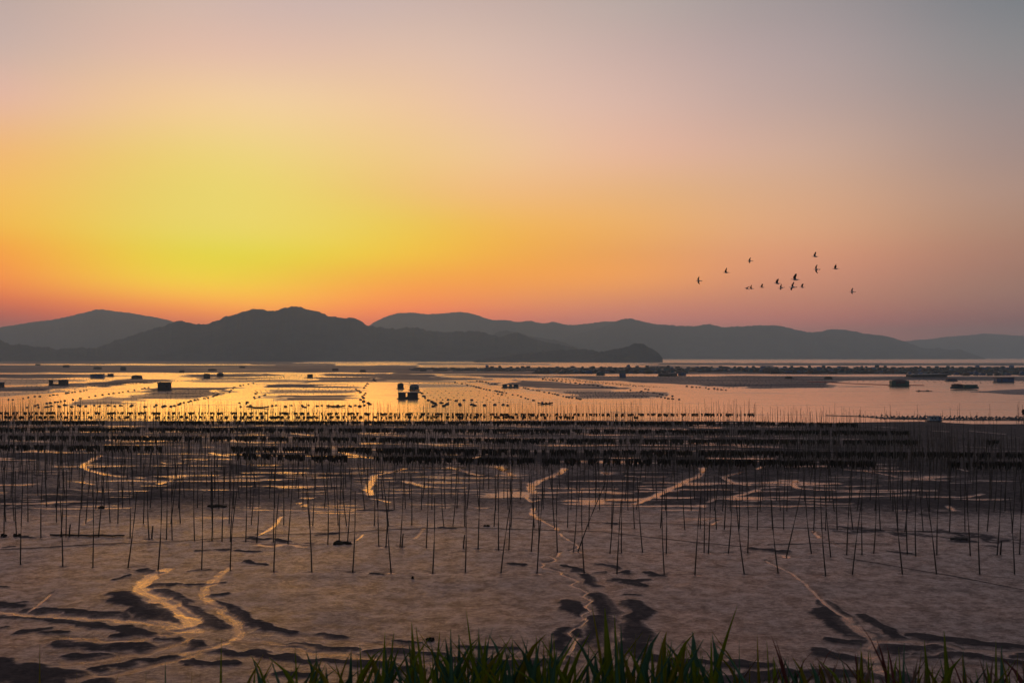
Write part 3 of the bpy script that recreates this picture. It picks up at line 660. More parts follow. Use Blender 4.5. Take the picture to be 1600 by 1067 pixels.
# ------------------------------------------------------------------ hills
def hill(name, label, ridge, D, depth, seed, bumps=0.8, foot=0.0):
    """ridge: outline points (pixels) of the crest seen at distance D; depth: metres from foot to crest"""
    x0, x1 = ridge[0][0], ridge[-1][0]
    xs = np.arange(x0, x1 + .1, 1.5 if D < 5500 else 2.2)
    ry = np.interp(xs, [p[0] for p in ridge], [p[1] for p in ridge])
    k = np.ones(5) / 5; ry = np.convolve(np.pad(ry, 2, 'edge'), k, 'valid')
    crest = CAM_H - (ry - HOR) / FPX * D
    crest = np.maximum(crest, 1.0)
    crest += (vnoise(xs * .9, xs * 0, seed) - .5) * bumps * D / FPX * 1.6 + (vnoise(xs * .23, xs * 0, seed + 1) - .5) * bumps * D / FPX * 2
    ts = np.concatenate([np.linspace(0, 1, 26), 1 + np.linspace(.08, .8, 8)])
    T, XS = np.meshgrid(ts, xs, indexing='ij')
    Yd = D - depth + depth * T
    Xw = (XS - 800) / FPX * Yd
    prof = np.where(T <= 1, sstep(0, 1.0, T) * .45 + .55 * np.clip(T, 0, 1) ** .9, 1 - sstep(1, 1.9, T) * .8)
    cr = np.broadcast_to(crest, T.shape)
    gul = fbm(Xw / 190., Yd / 420., seed + 5, 4)
    Z = cr * prof * (1 - (1 - np.clip(np.abs(1 - T) * 3, 0, 1)) * 0) 
    Z = Z - cr * .30 * (1 - gul) * np.sin(np.pi * np.clip(T, 0, 1)) ** .8 * (T < 1)
    Z = Z + (vnoise(Xw / 14., Yd / 14., seed + 9) - .5) * 5 * (T > .02)
    Z[T == 0] = -.6
    # keep everything before the crest below its line of sight
    lim = CAM_H + (cr - CAM_H) * Yd / D
    Z = np.where(T < 1, np.minimum(Z, lim - .3), Z)
    # end caps drop to the sea
    V = np.stack([Xw.ravel(), Yd.ravel(), Z.ravel()], 1)
    me = mesh_np(name, V, grid_faces(*T.shape), M_HILL, False)
    o = link(name, me); tag(o, label, kind='structure'); return o

hill('far_mountain', 'hazy mountain with a rounded summit on the far left', [(-420,520),(-300,500),(-180,512),(-60,520),(0,511),(30,507),(50,503),(80,500),(100,496),(125,490),(145,485),(160,482.5),(175,486),(200,488),(225,493),(250,497),(270,502),(290,508),(330,518),(380,528),(430,545),(450,556)], 7200, 1600, 1, .35)
hill('main_hill', 'dark wooded hill range in front of the sunset glow', [(105,561),(120,556),(135,549),(160,540),(180,532),(200,526),(225,518),(250,511),(270,504),(283,500),(300,506),(318,507),(335,502),(350,496),(370,490),(385,486),(395,481.5),(405,482),(420,486),(430,486),(440,482),(455,479),(468,479),(480,484),(500,488),(515,494),(525,496),(540,496.5),(555,497),(565,503),(575,509),(600,512),(620,514),(640,511),(655,512),(670,517),(690,519),(720,518),(745,517),(760,521),(780,526),(800,521),(815,521),(835,530),(850,534),(870,537),(890,542),(905,546),(920,550),(940,560)], 4100, 850, 2, .75)
hill('low_ridge', 'low dark ridge ending in the water before the headland', [(740,563),(780,558),(820,552),(860,548),(900,545.5),(920,546),(935,550),(948,557),(955,563)], 3100, 350, 3, .5)
hill('headland', 'small steep dark headland rising from the bay', [(905,562),(925,555),(940,549.5),(965,545),(985,539.5),(995,536.5),(1003,536),(1010,540),(1020,546),(1030,551),(1033,556),(1036,563)], 2950, 240, 4, .6)
hill('far_mountain_range', 'palest mountain chain behind the centre', [(540,530),(570,512),(585,503),(600,496),(620,489),(645,488),(660,491),(690,490),(715,487),(730,488),(750,494),(768,500),(790,500),(810,503),(830,501),(850,506),(865,502),(880,507),(900,508),(920,505),(950,502),(970,502),(1000,507),(1060,520),(1120,545)], 7900, 1300, 5, .3)
hill('middle_ridge', 'faint middle ridge between the wooded hill and the pale range', [(700,556),(760,530),(778,518),(790,516),(810,519),(830,526),(870,531),(910,545),(930,556)], 5600, 600, 6, .3)
hill('long_ridge', 'long blue grey ridge along the right horizon', [(820,556),(860,535),(880,527),(900,522),(930,515),(955,506),(970,499),(985,497),(1000,501),(1020,506),(1035,507),(1060,509),(1080,510),(1095,508),(1110,506),(1125,511),(1150,510),(1170,509),(1200,508),(1220,509),(1240,514),(1262,519),(1285,518),(1300,514),(1325,516),(1350,521),(1380,524),(1400,529),(1420,536),(1440,543),(1455,545),(1465,542),(1480,546),(1500,546),(1520,553),(1540,560)], 6900, 1500, 7, .4)
hill('right_mountain', 'pale distant mountain at the right edge', [(1330,556),(1380,537),(1410,533),(1450,530),(1480,526),(1510,524),(1540,521),(1570,523),(1600,525),(1660,528),(1760,515),(1900,520),(2050,545)], 9800, 1800, 8, .3)
hill('left_foreshore', 'low wooded foreshore at the left edge', [(-320,525),(-200,515),(-60,527),(0,531),(10,535),(15,538.5),(40,539),(50,541),(75,542),(85,546),(110,544),(130,543),(150,545),(190,550),(230,560)], 3700, 420, 9, .9)

# ------------------------------------------------------------------ haze
def haze():
    b = MB(); b.box(0, 6600, (HAZE_TOP - 3) / 2, 34000, 15600, HAZE_TOP + 3)
    m = bpy.data.materials.new('evening_haze'); m.use_nodes = True; nt = m.node_tree; nt.nodes.clear()
    v = nt.nodes.new('ShaderNodeVolumePrincipled'); o = nt.nodes.new('ShaderNodeOutputMaterial')
    v.inputs['Density'].default_value = HAZE_D; v.inputs['Color'].default_value = (0.75, 0.92, 1.0, 1); v.inputs['Anisotropy'].default_value = 0.45
    nt.links.new(v.outputs[0], o.inputs['Volume'])
    tag(b.obj('haze', m), 'thin evening haze over the whole bay', kind='stuff')
haze()

# ------------------------------------------------------------------ bamboo poles
def pole_mesh(seed, h=6.6, pale=False):
    R = random.Random(seed); n = 6; pts = []; rr = []
    bx, by = R.uniform(-.10, .10), R.uniform(-.1, .1)
    for i in range(n):
        t = i / (n - 1)
        pts.append((bx * math.sin(math.pi * t), by * math.sin(math.pi * t), -.3 + (h + .3) * t)); rr.append(.062 - .030 * t)
    m = MB().tube(pts, rr, 6)
    return m.mesh('bamboo_pole', M['bamboo_pale' if pale else 'bamboo'])
POLES = [pole_mesh(i) for i in range(6)]
def row_gen(yl, yr, step, seed, xr=(0, 1600)):
    R = random.Random(seed); out = []; x = xr[0] + R.uniform(2, step)
    while x < xr[1] - 2:
        y = yl + (yr - yl) * x / 1600 + R.uniform(-1.2, 1.2)
        out.append((x, y, R.gauss(0, 3.2) if R.random() < .85 else R.uniform(-12, 12)))
        x += step * R.uniform(.35, 1.65)
    return out
ROWS = [ROW1, ROW2, row_gen(815, 831, 31, 3), row_gen(792, 799, 29, 4), row_gen(776, 782, 27, 5), row_gen(761.5, 766, 25, 6), row_gen(750, 753, 24, 7)]
ROW_NAMES = ['front', 'second', 'third', 'fourth', 'fifth', 'sixth', 'seventh']
n_ind = 0
rest = []     # poles that stay in the one mass: (X, Y, lean dx metres, height, pale)
for ri, row in enumerate(ROWS):
    row = sorted(row)
    for k, (x, y, dx) in enumerate(row):
        X, Y = G(x, y); lean = dx * Y / FPX
        h = 6.5 + rnd.uniform(-.5, .45) if ri < 2 else 6.2 + rnd.uniform(-.9, .6)
        dyl = rnd.gauss(0, .25)
        if n_ind < 300:
            o = link('bamboo_pole', POLES[rnd.randrange(6)], None, (X, Y, 0))
            o.scale = (1, 1, h / 6.6)
            o.rotation_euler = Vector((lean, dyl, h)).to_track_quat('Z', 'X').to_euler()
            lw = 'leaning hard right' if dx > 14 else 'leaning right' if dx > 4 else 'leaning left' if dx < -4 else 'standing upright'
            tag(o, f'thin bamboo pole {lw}, {nth(k + 1)} from the left in the {ROW_NAMES[ri]} row', 'pole', 'bamboo poles standing in the mud')
            n_ind += 1
        else: rest.append((X, Y, lean, h, 0))
for k, (x, y) in enumerate(STUBS):
    X, Y = G(x, y)
    side = ['left edge of the photo', 'left group of poles', 'centre left of the flat', 'centre of the flat', 'right edge of the flat'][k]
    o = MB().tube([(0, 0, -.2), (.05, 0, .6), (.12, 0, 1.25)], [.08, .07, .06], 6).obj('broken_pole', M['bamboo'], None, (X, Y, 0))
    tag(o, f'short broken bamboo stub in the second row, towards the {side}', 'pole', 'broken bamboo stubs')

# more poles: rows that thicken towards the seaweed lines
SEA_ROWS = [   # pixel rows of the hanging seaweed, (x, y) of the band centre
    ('nearest', [(368,712),(500,716),(800,720.5),(1200,723.5),(1650,727)]),
    ('second', [(-60,698.5),(400,702),(800,706),(1650,712)]),
    ('third', [(-60,684),(400,685.5),(800,688.5),(1200,690.5),(1566,691.5)]),
    ('fourth', [(-60,671),(400,672),(800,673.5),(1200,675),(1476,677)]),
    ('fifth', [(-60,660.5),(400,660.5),(800,661),(1200,662),(1352,664)]),
    ('sixth', [(-60,652.5),(400,652.8),(800,652.5),(880,653),(1000,653)]),
    ('farthest', [(-60,646),(400,646.5),(800,648.5),(1182,648.5)]),
]
def px_of(X, Y): return X / Y * FPX + 800
R = random.Random(11)
for yy, step in ((741, 15), (733, 12), (726, 9)):
    for x, y, dx in row_gen(yy, yy + 2, step, int(yy)):
        X, Y = G(x, y); rest.append((X, Y, dx * Y / FPX, 5.6 + R.uniform(-1.2, .8), R.random() < .06))
for nm, line in SEA_ROWS:
    lx = [p[0] for p in line]; ly = [p[1] for p in line]
    x = lx[0]
    while x < min(lx[-1], 1640):
        y = np.interp(x, lx, ly)
        Y0 = FPX * (CAM_H - .9) / (y - HOR); stepm = .66
        Y = Y0 + R.gauss(0, 2.2); X = (x - 800) / FPX * Y
        rest.append((X, Y, R.gauss(0, .16), R.choice([3.2, 4.3, 5.0, 5.4]) + R.uniform(-.5, .5), R.random() < .16))
        x += stepm * R.uniform(.3, 1.7) * FPX / Y0
# taller, sparser poles out in the water at the right
for x in np.arange(1180, 1610, 9):
    xx = x + R.uniform(-5, 5); y = 655.5 + R.uniform(-1.5, 3.5); X, Y = G(xx, y, -.1)
    if xx > 1350 and R.random() < .6: continue
    rest.append((X, Y, R.gauss(0, .25), R.uniform(2.0, 4.8), 0))
for x in (1588, 1590.5, 1596, 1599): X, Y = G(x, 661, -.1); rest.append((X, Y, .3, R.uniform(4.5, 6.8), 0))
# beyond both sides of the frame the field simply goes on
for row, yl in ((0, 888), (1, 850), (2, 822), (3, 795), (4, 779), (5, 764), (6, 751)):
    for side in (-1, 1):
        x = 12.
        while x < 420:
            xp = -x if side < 0 else 1600 + x; X, Y = G(xp, yl + (xp - 800) * .009 * (1 if row < 3 else .3)); rest.append((X, Y, R.gauss(0, .3), 6.3 + R.uniform(-.6, .4), 0)); x += R.uniform(20, 60)

def poles_mass(items):
    Vs = []; Fs = []; mi = []; n = 4; off = 0
    for X, Y, lean, h, pale in items:
        r0 = .055 if Y < 170 else .062; b = []
        dl = R.gauss(0, .15); zb = -.7
        for t in (0, .5, 1):
            z = zb + (h - zb) * t; rr = r0 * (1 - .5 * t); q = t * h
            cx = X + lean * t + (.06 * math.sin(t * math.pi)); cy = Y + dl * t
            for k in range(n):
                a = math.pi / 4 + math.pi / 2 * k; b.append((cx + rr * math.cos(a), cy + rr * math.sin(a), z))
        Vs += b
        for i in range(2):
            for k in range(n):
                p = off + i * n + k; q = off + i * n + (k + 1) % n
                Fs.append((p, q, q + n, p + n)); mi.append(int(pale))
        Fs.append((off + 8, off + 9, off + 10, off + 11)); mi.append(int(pale)); off += 12
    me = mesh_np('bamboo_pole_field', np.array(Vs), np.array(Fs), [M['bamboo'], M['bamboo_pale']])
    me.polygons.foreach_set('material_index', mi)
    tag(link('bamboo_pole_field', me), 'dense thicket of thin bamboo poles around the seaweed lines', kind='stuff')
poles_mass(rest)

# ------------------------------------------------------------------ seaweed lines
def seaweed_line(nm, line, idx):
    lx = [p[0] for p in line]; ly = [p[1] for p in line]
    zc = .95
    pts = []
    for x in np.arange(lx[0], lx[-1] + .1, 20):
        y = np.interp(x, lx, ly); Y = FPX * (CAM_H - zc) / (y - HOR); pts.append(((x - 800) / FPX * Y, Y))
    pts = np.array(pts); seg = np.hypot(*np.diff(pts, axis=0).T); s = np.concatenate([[0], np.cumsum(seg)])
    base = Vector((pts[len(pts) // 2][0], pts[len(pts) // 2][1], 0))
    e = empty('seaweed_line', base, f'{nm} dark line of seaweed hanging between bamboo poles', 'seaweed line', 'seaweed lines strung across the flat')
    Rr = random.Random(50 + idx)
    def at(d): return np.interp(d, s, pts[:, 0]), np.interp(d, s, pts[:, 1])
    # rope, sagging a little between poles
    rp = []
    for d in np.arange(0, s[-1], 2.4):
        x, y = at(d); rp.append((x - base.x, y - base.y, 1.42 + .10 * math.sin(d * 1.3) + Rr.uniform(-.05, .05)))
    MB().tube(rp, [.022] * len(rp), 4).obj('rope', M['rope'], e)
    V = []; F = []; d = 0.; off = 0; n = 6
    sparse = idx >= 5
    while d < s[-1]:
        x, y = at(d); gap = vnoise(np.array([d * .045]), np.array([idx * 9.1]), 90 + idx)[0]
        if gap < (.14 if not sparse else .2) or Rr.random() < (.04 if not sparse else .20): d += Rr.uniform(.4, .9); continue
        top = 1.42 + Rr.uniform(-.12, .15); L = Rr.uniform(.6, 1.3) * (1 if not sparse else .85); w = Rr.uniform(.07, .19)
        for lvl, (tz, ww) in enumerate(((0, .6), (.3, 1.0), (.7, .95), (1, .35))):
            ox = Rr.uniform(-.06, .06); oy = Rr.uniform(-.05, .05)
            for k in range(n):
                a = 2 * math.pi * k / n; q = w * ww * Rr.uniform(.65, 1.3)
                V.append((x - base.x + ox + q * math.cos(a), y - base.y + oy + q * .8 * math.sin(a), top - L * tz + Rr.uniform(-.04, .04)))
        for i in range(3):
            for k in range(n):
                a = off + i * n + k; b = off + i * n + (k + 1) % n; F.append((a, a + n, b + n, b))
        F.append((off, off + 1, off + 2, off + 3)); F.append((off, off + 3, off + 4, off + 5))
        F.append((off + 18, off + 21, off + 20, off + 19)); F.append((off + 18, off + 23, off + 22, off + 21))
        off += 4 * n; d += w * Rr.uniform(.8, 1.7)
    o = link('seaweed', mesh_np('seaweed', np.array(V), np.array(F), M['seaweed']), e); o['kind'] = 'stuff'
for i, (nm, line) in enumerate(SEA_ROWS): seaweed_line(nm, line, i)

# ------------------------------------------------------------------ things lying on the mud
def mud_clump(x, y, wpx, label, s=1.0):
    X, Y = G(x, y); w = wpx * Y / FPX; m = MB()
    for k in range(9):
        m.ell(rnd.uniform(-.5, .5) * w, rnd.uniform(-.25, .25) * w, .05, rnd.uniform(.12, .3) * w, rnd.uniform(.1, .22) * w, rnd.uniform(.10, .25) * s, jit=.5)
    tag(m.obj('seaweed_clump', M['seaweed'], None, (X, Y, 0)), label, 'seaweed clump', 'seaweed clumps on the mud')
mud_clump(536, 849, 26, 'dark heap of seaweed beside a pole in the left middle')
mud_clump(340, 791, 32, 'long dark heap of seaweed at the foot of crossing poles, left', .9)
mud_clump(26, 837, 9, 'small seaweed knot round a pole near the left edge', .8)
mud_clump(6, 837, 8, 'small seaweed knot round the leftmost pole of the second row', .8)
mud_clump(158, 793, 8, 'small seaweed knot round a pole above the fallen bamboo', .9)
mud_clump(760, 822, 8, 'tiny seaweed knot round a pole near the photo centre', .7)
mud_clump(672, 1000, 12, 'dark scrap of weed on bare mud above the central grass', .6)
mud_clump(645, 904, 4, 'tiny dark lump alone on bare mud in the centre foreground', .8)

def lying(path, r, name, label, mat_, z=.05, cat='rope'):
    pts = [(*G(x, y), z) for x, y in path]
    b = Vector(pts[0]); b.z = 0; P = []
    for i in range(len(pts) - 1):
        for k in range(6):
            t = k / 6; p = [pts[i][j] * (1 - t) + pts[i + 1][j] * t for j in range(3)]
            P.append((p[0] - b.x + rnd.gauss(0, r), p[1] - b.y + rnd.gauss(0, r * 2), z))
    P.append((pts[-1][0] - b.x, pts[-1][1] - b.y, z))
    tag(MB().tube(P, [r] * len(P), 5).obj(name, mat_, None, b), label, cat)
lying([(80, 836.5), (140, 837.6), (194, 838)], .09, 'fallen_bamboo', 'fallen bamboo pole lying flat on the mud at the left', M['bamboo'], .10, 'pole')
lying([(1483, 842.5), (1512, 844)], .12, 'fallen_bamboo', 'short thick fallen bamboo lying on the mud at the right', M['bamboo'], .10, 'pole')
lying([(0, 859), (60, 856), (150, 850.5), (230, 848), (280, 846), (330, 842), (400, 838)], .03, 'mooring_rope', 'long dark rope crossing the mud behind the front poles on the left', M['rope'])
lying([(400, 836), (470, 834.5), (540, 832), (620, 827), (720, 824), (800, 827)], .026, 'mooring_rope', 'dark rope running left of centre between second and third pole rows', M['rope'])
lying([(800, 827), (870, 829), (940, 831), (1010, 839), (1090, 848), (1180, 856)], .026, 'mooring_rope', 'dark rope slanting down right from the zigzag creek', M['rope'])
lying([(800, 809), (870, 815), (960, 817), (1060, 819), (1200, 824), (1330, 827), (1500, 833)], .026, 'mooring_rope', 'long straight dark rope along the third pole row on the right', M['rope'])
lying([(1320, 872), (1370, 880), (1420, 889), (1500, 902), (1600, 922)], .026, 'mooring_rope', 'dark rope slanting to the lower right edge of the photo', M['rope'])
lying([(1200, 851), (1290, 849), (1400, 850)], .026, 'mooring_rope', 'short dark rope behind the second pole row at the right', M['rope'])

# ------------------------------------------------------------------ floats on the water
STRINGS = [
    ('string touching the left edge', [(13,625),(20,625),(36,623),(44,621.5),(54,620),(62,620),(78,618.5),(83,617.5),(89,617),(103,615),(106,614.5),(113,613.5),(117,613),(125,612),(131,610.5),(135,610)]),
    ('long string below the left huts', [(42,637),(55,634.5),(59,633),(73,631),(78,630),(86,629),(90,628.5),(95,627.5),(101,626.5),(114,625),(125,623),(139,621),(149,619),(160,617.3),(170,616),(177,615),(186,614),(192,613),(200,611.5),(210,610),(222,608),(226,607),(232,606)]),
    ('string curving past the square hut', [(254,636),(257,635),(267,635.7),(272,634.5),(279,632.5),(282,631),(287,629.7),(294,628.4),(298,627),(304,625.6),(309,624.6),(319,623),(325,622),(333,620),(335,618.5),(338,618),(341,616.5),(349,615),(359,613),(361,610),(364,607.5),(366,605.5),(375,603),(380,602.3),(388,600.6),(396,599.4)]),
    ('loose cluster by the leftmost sampan', [(374,630),(376,636),(385,631),(386,629),(391,634),(387,635.6),(397,621),(398,623),(399,615.5),(402,613.5),(405,621),(413,618),(415,617)]),
    ('ragged upright string left of centre', [(574,600),(571,603),(569,606.5),(556,609),(559,611),(563,613.5),(571,615),(569,617.5),(566,620),(568,622.4),(563,625),(568,628),(575,630),(577,632),(569,634),(562,635.6),(584,594),(586,596)]),
    ('thick string beside the twin huts', [(655,613.4),(659,615),(661.5,619.5),(664,622),(669,626),(675,628.6),(678,630.7),(681,633),(677,635.5),(689,630)]),
    ('middle distance string right of twin huts', [(711,598),(722,600),(730,602),(736,603),(740,604),(744,605.5),(748,606),(751,607),(756,608),(760,609),(765,610),(774,611),(777,612),(781,612.7),(785,613.5),(791,614.6),(778,616),(784,617)]),
    ('short string behind the low raft', [(745,595.6),(750,596.4),(754,597),(759,598),(763,599),(768,600),(773,600.6),(777,601.4)]),
    ('string ending right of the sampans', [(818,606),(821,607.3),(825,608),(833,609.3),(839,610.6),(843,611.3),(850,613),(858,614.3),(863,615.4),(867,616),(871,617.5),(880,619.7),(885,620.6),(889,621.4),(894,622),(901,623),(906,624)]),
    ('string touching the rightmost sampan', [(801,617),(809,618),(814,620.3),(821,622.5),(825,624),(833,626)]),
    ('farthest long string right of centre', [(826,590),(848,593),(853,593.5),(859,594),(864,594.6),(870,595.3),(877,596.2),(884,597),(891,598),(899,599),(906,600),(913,600.8),(920,601.8),(927,602.6),(934,603.5),(941,604.6),(948,605.6),(955,606.4),(964,607.3)]),
    ('doubled string below bright water gap', [(985,610),(1002,612),(1012,613),(1021,614.2),(1026,615.2),(1031,616.6),(1035,617.2),(1041,618.2),(1050.6,619.3),(1008,608.4),(1013,609.3)]),
    ('nearest right string ending in open water', [(1027,620.2),(1033,621.2),(1039,622),(1044,623),(1050.5,623.5),(1061,624.5)]),
    ('row edging the right farm plots', [(1073,604),(1081,605),(1088,605.3),(1093,605.6),(1103,606.2),(1107,608),(1116,607.8),(1121,608.8),(1127,609.2),(1134,609.7)]),
    ('near row behind the left poles', [(60,637),(71,636.5),(74,636),(80,635),(92,635.6),(101,633.5),(111,636),(122,634),(125,635),(134,635.4),(147,634),(155,635.4),(169,634),(179,635.4),(188,634.3)]),
    ('near row by the leftmost sampan', [(204,635.4),(206,634),(226,636),(241,635.7),(244,633.5),(425,634.6),(431,634)]),
    ('near row around the middle sampan', [(446,636),(455,634),(472,634.5),(474,636.3),(477,636.8),(482,633.6),(495,635),(503,634),(546,634.6),(548,635.6),(555,634)]),
    ('near field right of thick string', [(693,635),(697,633),(699,631.7),(718,632.2),(719,633.6),(737,632.7),(741,634),(757,634),(773,633),(786,633),(793,634),(700,625),(712,626.6),(725,625.8),(737,625.6)]),
]
def float_mesh(seed, m_):
    R_ = random.Random(seed); b = MB()
    b.ell(0, 0, .10, .48, .34, .27, 0, 8, 5, .25, R_)
    if seed % 2: b.ell(R_.uniform(.4, .6), .1, .06, .3, .26, .2, 0, 7, 4, .25, R_)
    return b.mesh('fishing_float', m_)
FL = [float_mesh(i, M['foam']) for i in range(5)]
for sname, pts in STRINGS:
    pts = sorted(pts)
    for k, (x, y) in enumerate(pts):
        X, Y = G(x, y, -.12)
        o = link('fishing_float', FL[rnd.randrange(5)], None, (X, Y, -.12)); o.rotation_euler.z = rnd.uniform(-.5, .5)
        sc = rnd.uniform(.8, 1.15) * (1.25 if 'thick' in sname or 'ragged' in sname else 1.0) * min(1.5, max(1, Y / 480)); o.scale = (sc * 1.15, sc * 1.1, sc * 1.45)
        tag(o, f'{nth(k + 1)} float from the left in the {sname}', 'float', f'floats of the {sname}')

# fine float fields nobody could count
def float_field():
    V = []; F = []; off = 0
    oct_ = [(1, 0, 0), (0, 1, 0), (-1, 0, 0), (0, -1, 0), (0, 0, 1), (0, 0, -.4)]
    of = [(0, 1, 4), (1, 2, 4), (2, 3, 4), (3, 0, 4), (1, 0, 5), (2, 1, 5), (3, 2, 5), (0, 3, 5)]
    R_ = random.Random(99); P = []
    def field(poly, nrow, step, jit=.3):
        (ax, ay), (bx, by), (cx, cy), (dx, dy) = poly
        for i in range(nrow):
            t = (i + .5) / nrow; x0 = ax + (dx - ax) * t; y0 = ay + (dy - ay) * t; x1 = bx + (cx - bx) * t; y1 = by + (cy - by) * t
            x = x0
            while x < x1:
                u = (x - x0) / (x1 - x0); P.append((x, y0 + (y1 - y0) * u + R_.uniform(-jit, jit))); x += step * R_.uniform(.7, 1.4)
    field(((1000, 591), (1290, 592), (1290, 606), (1180, 606)), 9, 6)
    field(((1060, 590), (1290, 591), (1290, 607), (1120, 607)), 7, 7)
    field(((660, 609), (800, 610), (800, 630), (690, 630)), 6, 11); field(((880, 611), (1010, 612), (1015, 622), (905, 623)), 8, 5)
    field(((830, 590), (990, 604), (1050, 606), (860, 590)), 5, 5); field(((1300, 589), (1600, 591), (1600, 600), (1300, 597)), 5, 9)
    field(((0, 592), (140, 590), (140, 596), (0, 603)), 4, 8); field(((400, 609), (560, 608), (560, 616), (400, 617)), 4, 7); field(((200, 611), (350, 610), (320, 622), (210, 623)), 5, 9)
    field(((0, 604), (120, 600), (120, 611), (0, 620)), 5, 7); field(((262, 606), (360, 606), (340, 616), (262, 618)), 6, 6); field(((440, 600), (560, 600), (556, 614), (430, 614)), 7, 6); field(((300, 585), (620, 585), (600, 598), (300, 597)), 5, 8)
    field(((130, 601), (270, 594), (260, 597), (130, 606)), 3, 5); field(((120, 604), (240, 597), (300, 594), (140, 603)), 2, 5); field(((640, 597), (730, 598), (740, 604), (640, 605)), 3, 6); field(((400, 588), (470, 586), (440, 592), (400, 598)), 4, 4)
    field(((1340, 649), (1600, 651), (1600, 657), (1380, 655)), 6, 6, 1.); field(((1385, 652), (1600, 653), (1600, 656), (1400, 655)), 3, 4, .8); field(((870, 588), (1180, 587), (1180, 590), (900, 592)), 2, 5)
    for x, y in P:
        X, Y = G(x, y, -.12); s = R_.uniform(.22, .42) * max(1, Y / 520); r = R_.uniform(0, 3)
        for a, b, c in oct_:
            V.append((X + s * 1.3 * (a * math.cos(r) - b * math.sin(r)), Y + s * (a * math.sin(r) + b * math.cos(r)), -.14 + c * s * .9))
        F += [tuple(i + off for i in f) for f in of]; off += 6
    tag(link('float_field', mesh_np('float_field', np.array(V), np.array(F), M['foam'])), 'countless tiny floats dotting the sea farm plots', kind='stuff')
float_field()
# the red float line by the domed hut
P = [G(x, y, -.12) for x, y in ((1262, 596.5), (1300, 598), (1340, 600), (1385, 601.6), (1450, 602.5))]
e = MB(); Pp = []
for a, b in zip(P[:-1], P[1:]):
    for k in range(12): t = k / 12; Pp.append((a[0] * (1 - t) + b[0] * t, a[1] * (1 - t) + b[1] * t + rnd.uniform(-.8, .8), -.05))
tag(e.tube(Pp, [.34] * len(Pp), 5).obj('float_boom', M['red']), 'long red float boom leading left from the domed hut', 'boom')

# ------------------------------------------------------------------ huts, rafts and boats on the bay
def hut(name, label, x0, x1, ytop, ybase, wall, roof, style='flat', gap=None, cat='floating hut', group=None, depth=None, deck_ext=(.6, .6)):
    """hut on a raft. gap: list of (u0,u1) openings right through, in fractions of the width"""
    xc = (x0 + x1) / 2; X, Y = G(xc, ybase, -.12); s = Y / FPX; w = (x1 - x0) * s; h = (ybase - ytop) * s * .98
    dep = depth or max(2.4, w * .45)
    e = empty(name, (X, Y + dep / 2, -.12), label, cat, group)
    dk = MB(); dk.box((deck_ext[1] - deck_ext[0]) / 2, 0, .22, w + sum(deck_ext), dep + .8, .22)
    for q in np.linspace(-w / 2, w / 2, max(3, int(w / 1.6))):
        for sy in (-1, 1): dk.ell(q, sy * dep * .42, .02, .45, .35, .3, 0, 7, 4)
    dk.obj('raft', M['wood'], e)
    z0 = .33; rh = h * (.42 if style in ('gable', 'arch') else .12); wh = h - z0 - rh + (.0)
    wl = MB(); spans = []; u = 0
    for a, b in (gap or []): spans.append((u, a)); u = b
    spans.append((u, 1))
    for a, b in spans:
        if b - a < .02: continue
        wl.box(-w / 2 + (a + b) / 2 * w, 0, z0 + wh / 2, (b - a) * w - .02, dep * .9, wh)
    for a, b in (gap or []):       # posts and sill across the opening
        wl.box(-w / 2 + (a + b) / 2 * w, 0, z0 + wh * .13, (b - a) * w, dep * .88, wh * .26)
    wl.obj('wall', wall, e)
    rf = MB()
    if style == 'gable': rf.gable(0, 0, z0 + wh, w * 1.06, dep * 1.1, rh)
    elif style == 'arch': rf.arch(0, 0, z0 + wh, w * 1.02, dep * 1.05, rh, rise=.8)
    elif style == 'dome': rf.ell(0, 0, z0 + wh * .75, w * .52, dep * .55, rh + wh * .4, 0, 12, 7, .06)
    else: rf.box(0, 0, z0 + wh + rh / 2, w * 1.05, dep * 1.1, rh, tilt=.02)
    rf.obj('roof', roof, e)
    if w > 4 and not gap:
        MB().box(-w * .22, -dep * .45 - .03, z0 + wh * .45, .8, .06, min(1.7, wh * .85)).obj('door', M['wood'], e)
        MB().box(w * .2, -dep * .45 - .03, z0 + wh * .6, .9, .05, wh * .3).obj('window', M['glass'], e)
    return e
g = 'huts floating on the bay'
e = hut('floating_hut', 'nearer of the twin huts, low and dark with a gap in its middle', 622, 652, 612.5, 623.5, M['darkwall'], M['grey'], 'flat', [(.36, .48)], group=g)
e = hut('floating_hut', 'farther of the twin huts, bluish cabin on the right of its raft', 640, 654, 600, 610, M['teal'], M['grey'], 'arch', None, group=g)
e = hut('floating_hut', 'small dark round roofed shelter left of the farther twin hut', 621, 630, 598, 607.5, M['darkwall'], M['darkwall'], 'arch', None, group=g)
e = hut('floating_hut', 'square dark grey cabin alone on the golden water at the left', 246, 265, 597, 610.5, M['darkwall'], M['darkwall'], 'flat', None, group=g, deck_ext=(3.2, .5))
e = hut('floating_hut', 'teal roofed open shed with a closed right half, far left', 76, 102, 593, 602.5, M['darkwall'], M['teal'], 'flat', [(.08, .58)], group=g)
e = hut('floating_hut', 'long low blue hut, left of a smaller one in the left distance', 141, 160, 584, 591, M['blue'], M['darkwall'], 'flat', None, group=g)
e = hut('floating_hut', 'small box hut just right of the long blue hut', 168, 176, 583.5, 588.5, M['darkwall'], M['grey'], 'flat', None, group=g)
e = hut('floating_hut', 'dark hut cut off by the left edge of the photo', -8, 4, 597, 605.5, M['darkwall'], M['blue'], 'flat', None, group=g)
e = hut('floating_hut', 'dark hump backed hut between the blue hut and the square cabin', 205, 220, 586, 592, M['wood'], M['wood'], 'arch', None, group=g)
e = hut('floating_hut', 'dark hut with a long deck, left of a smaller hut above the square cabin', 318, 327, 583.5, 591.5, M['wood'], M['wood'], 'gable', None, group=g, deck_ext=(5.5, .5))
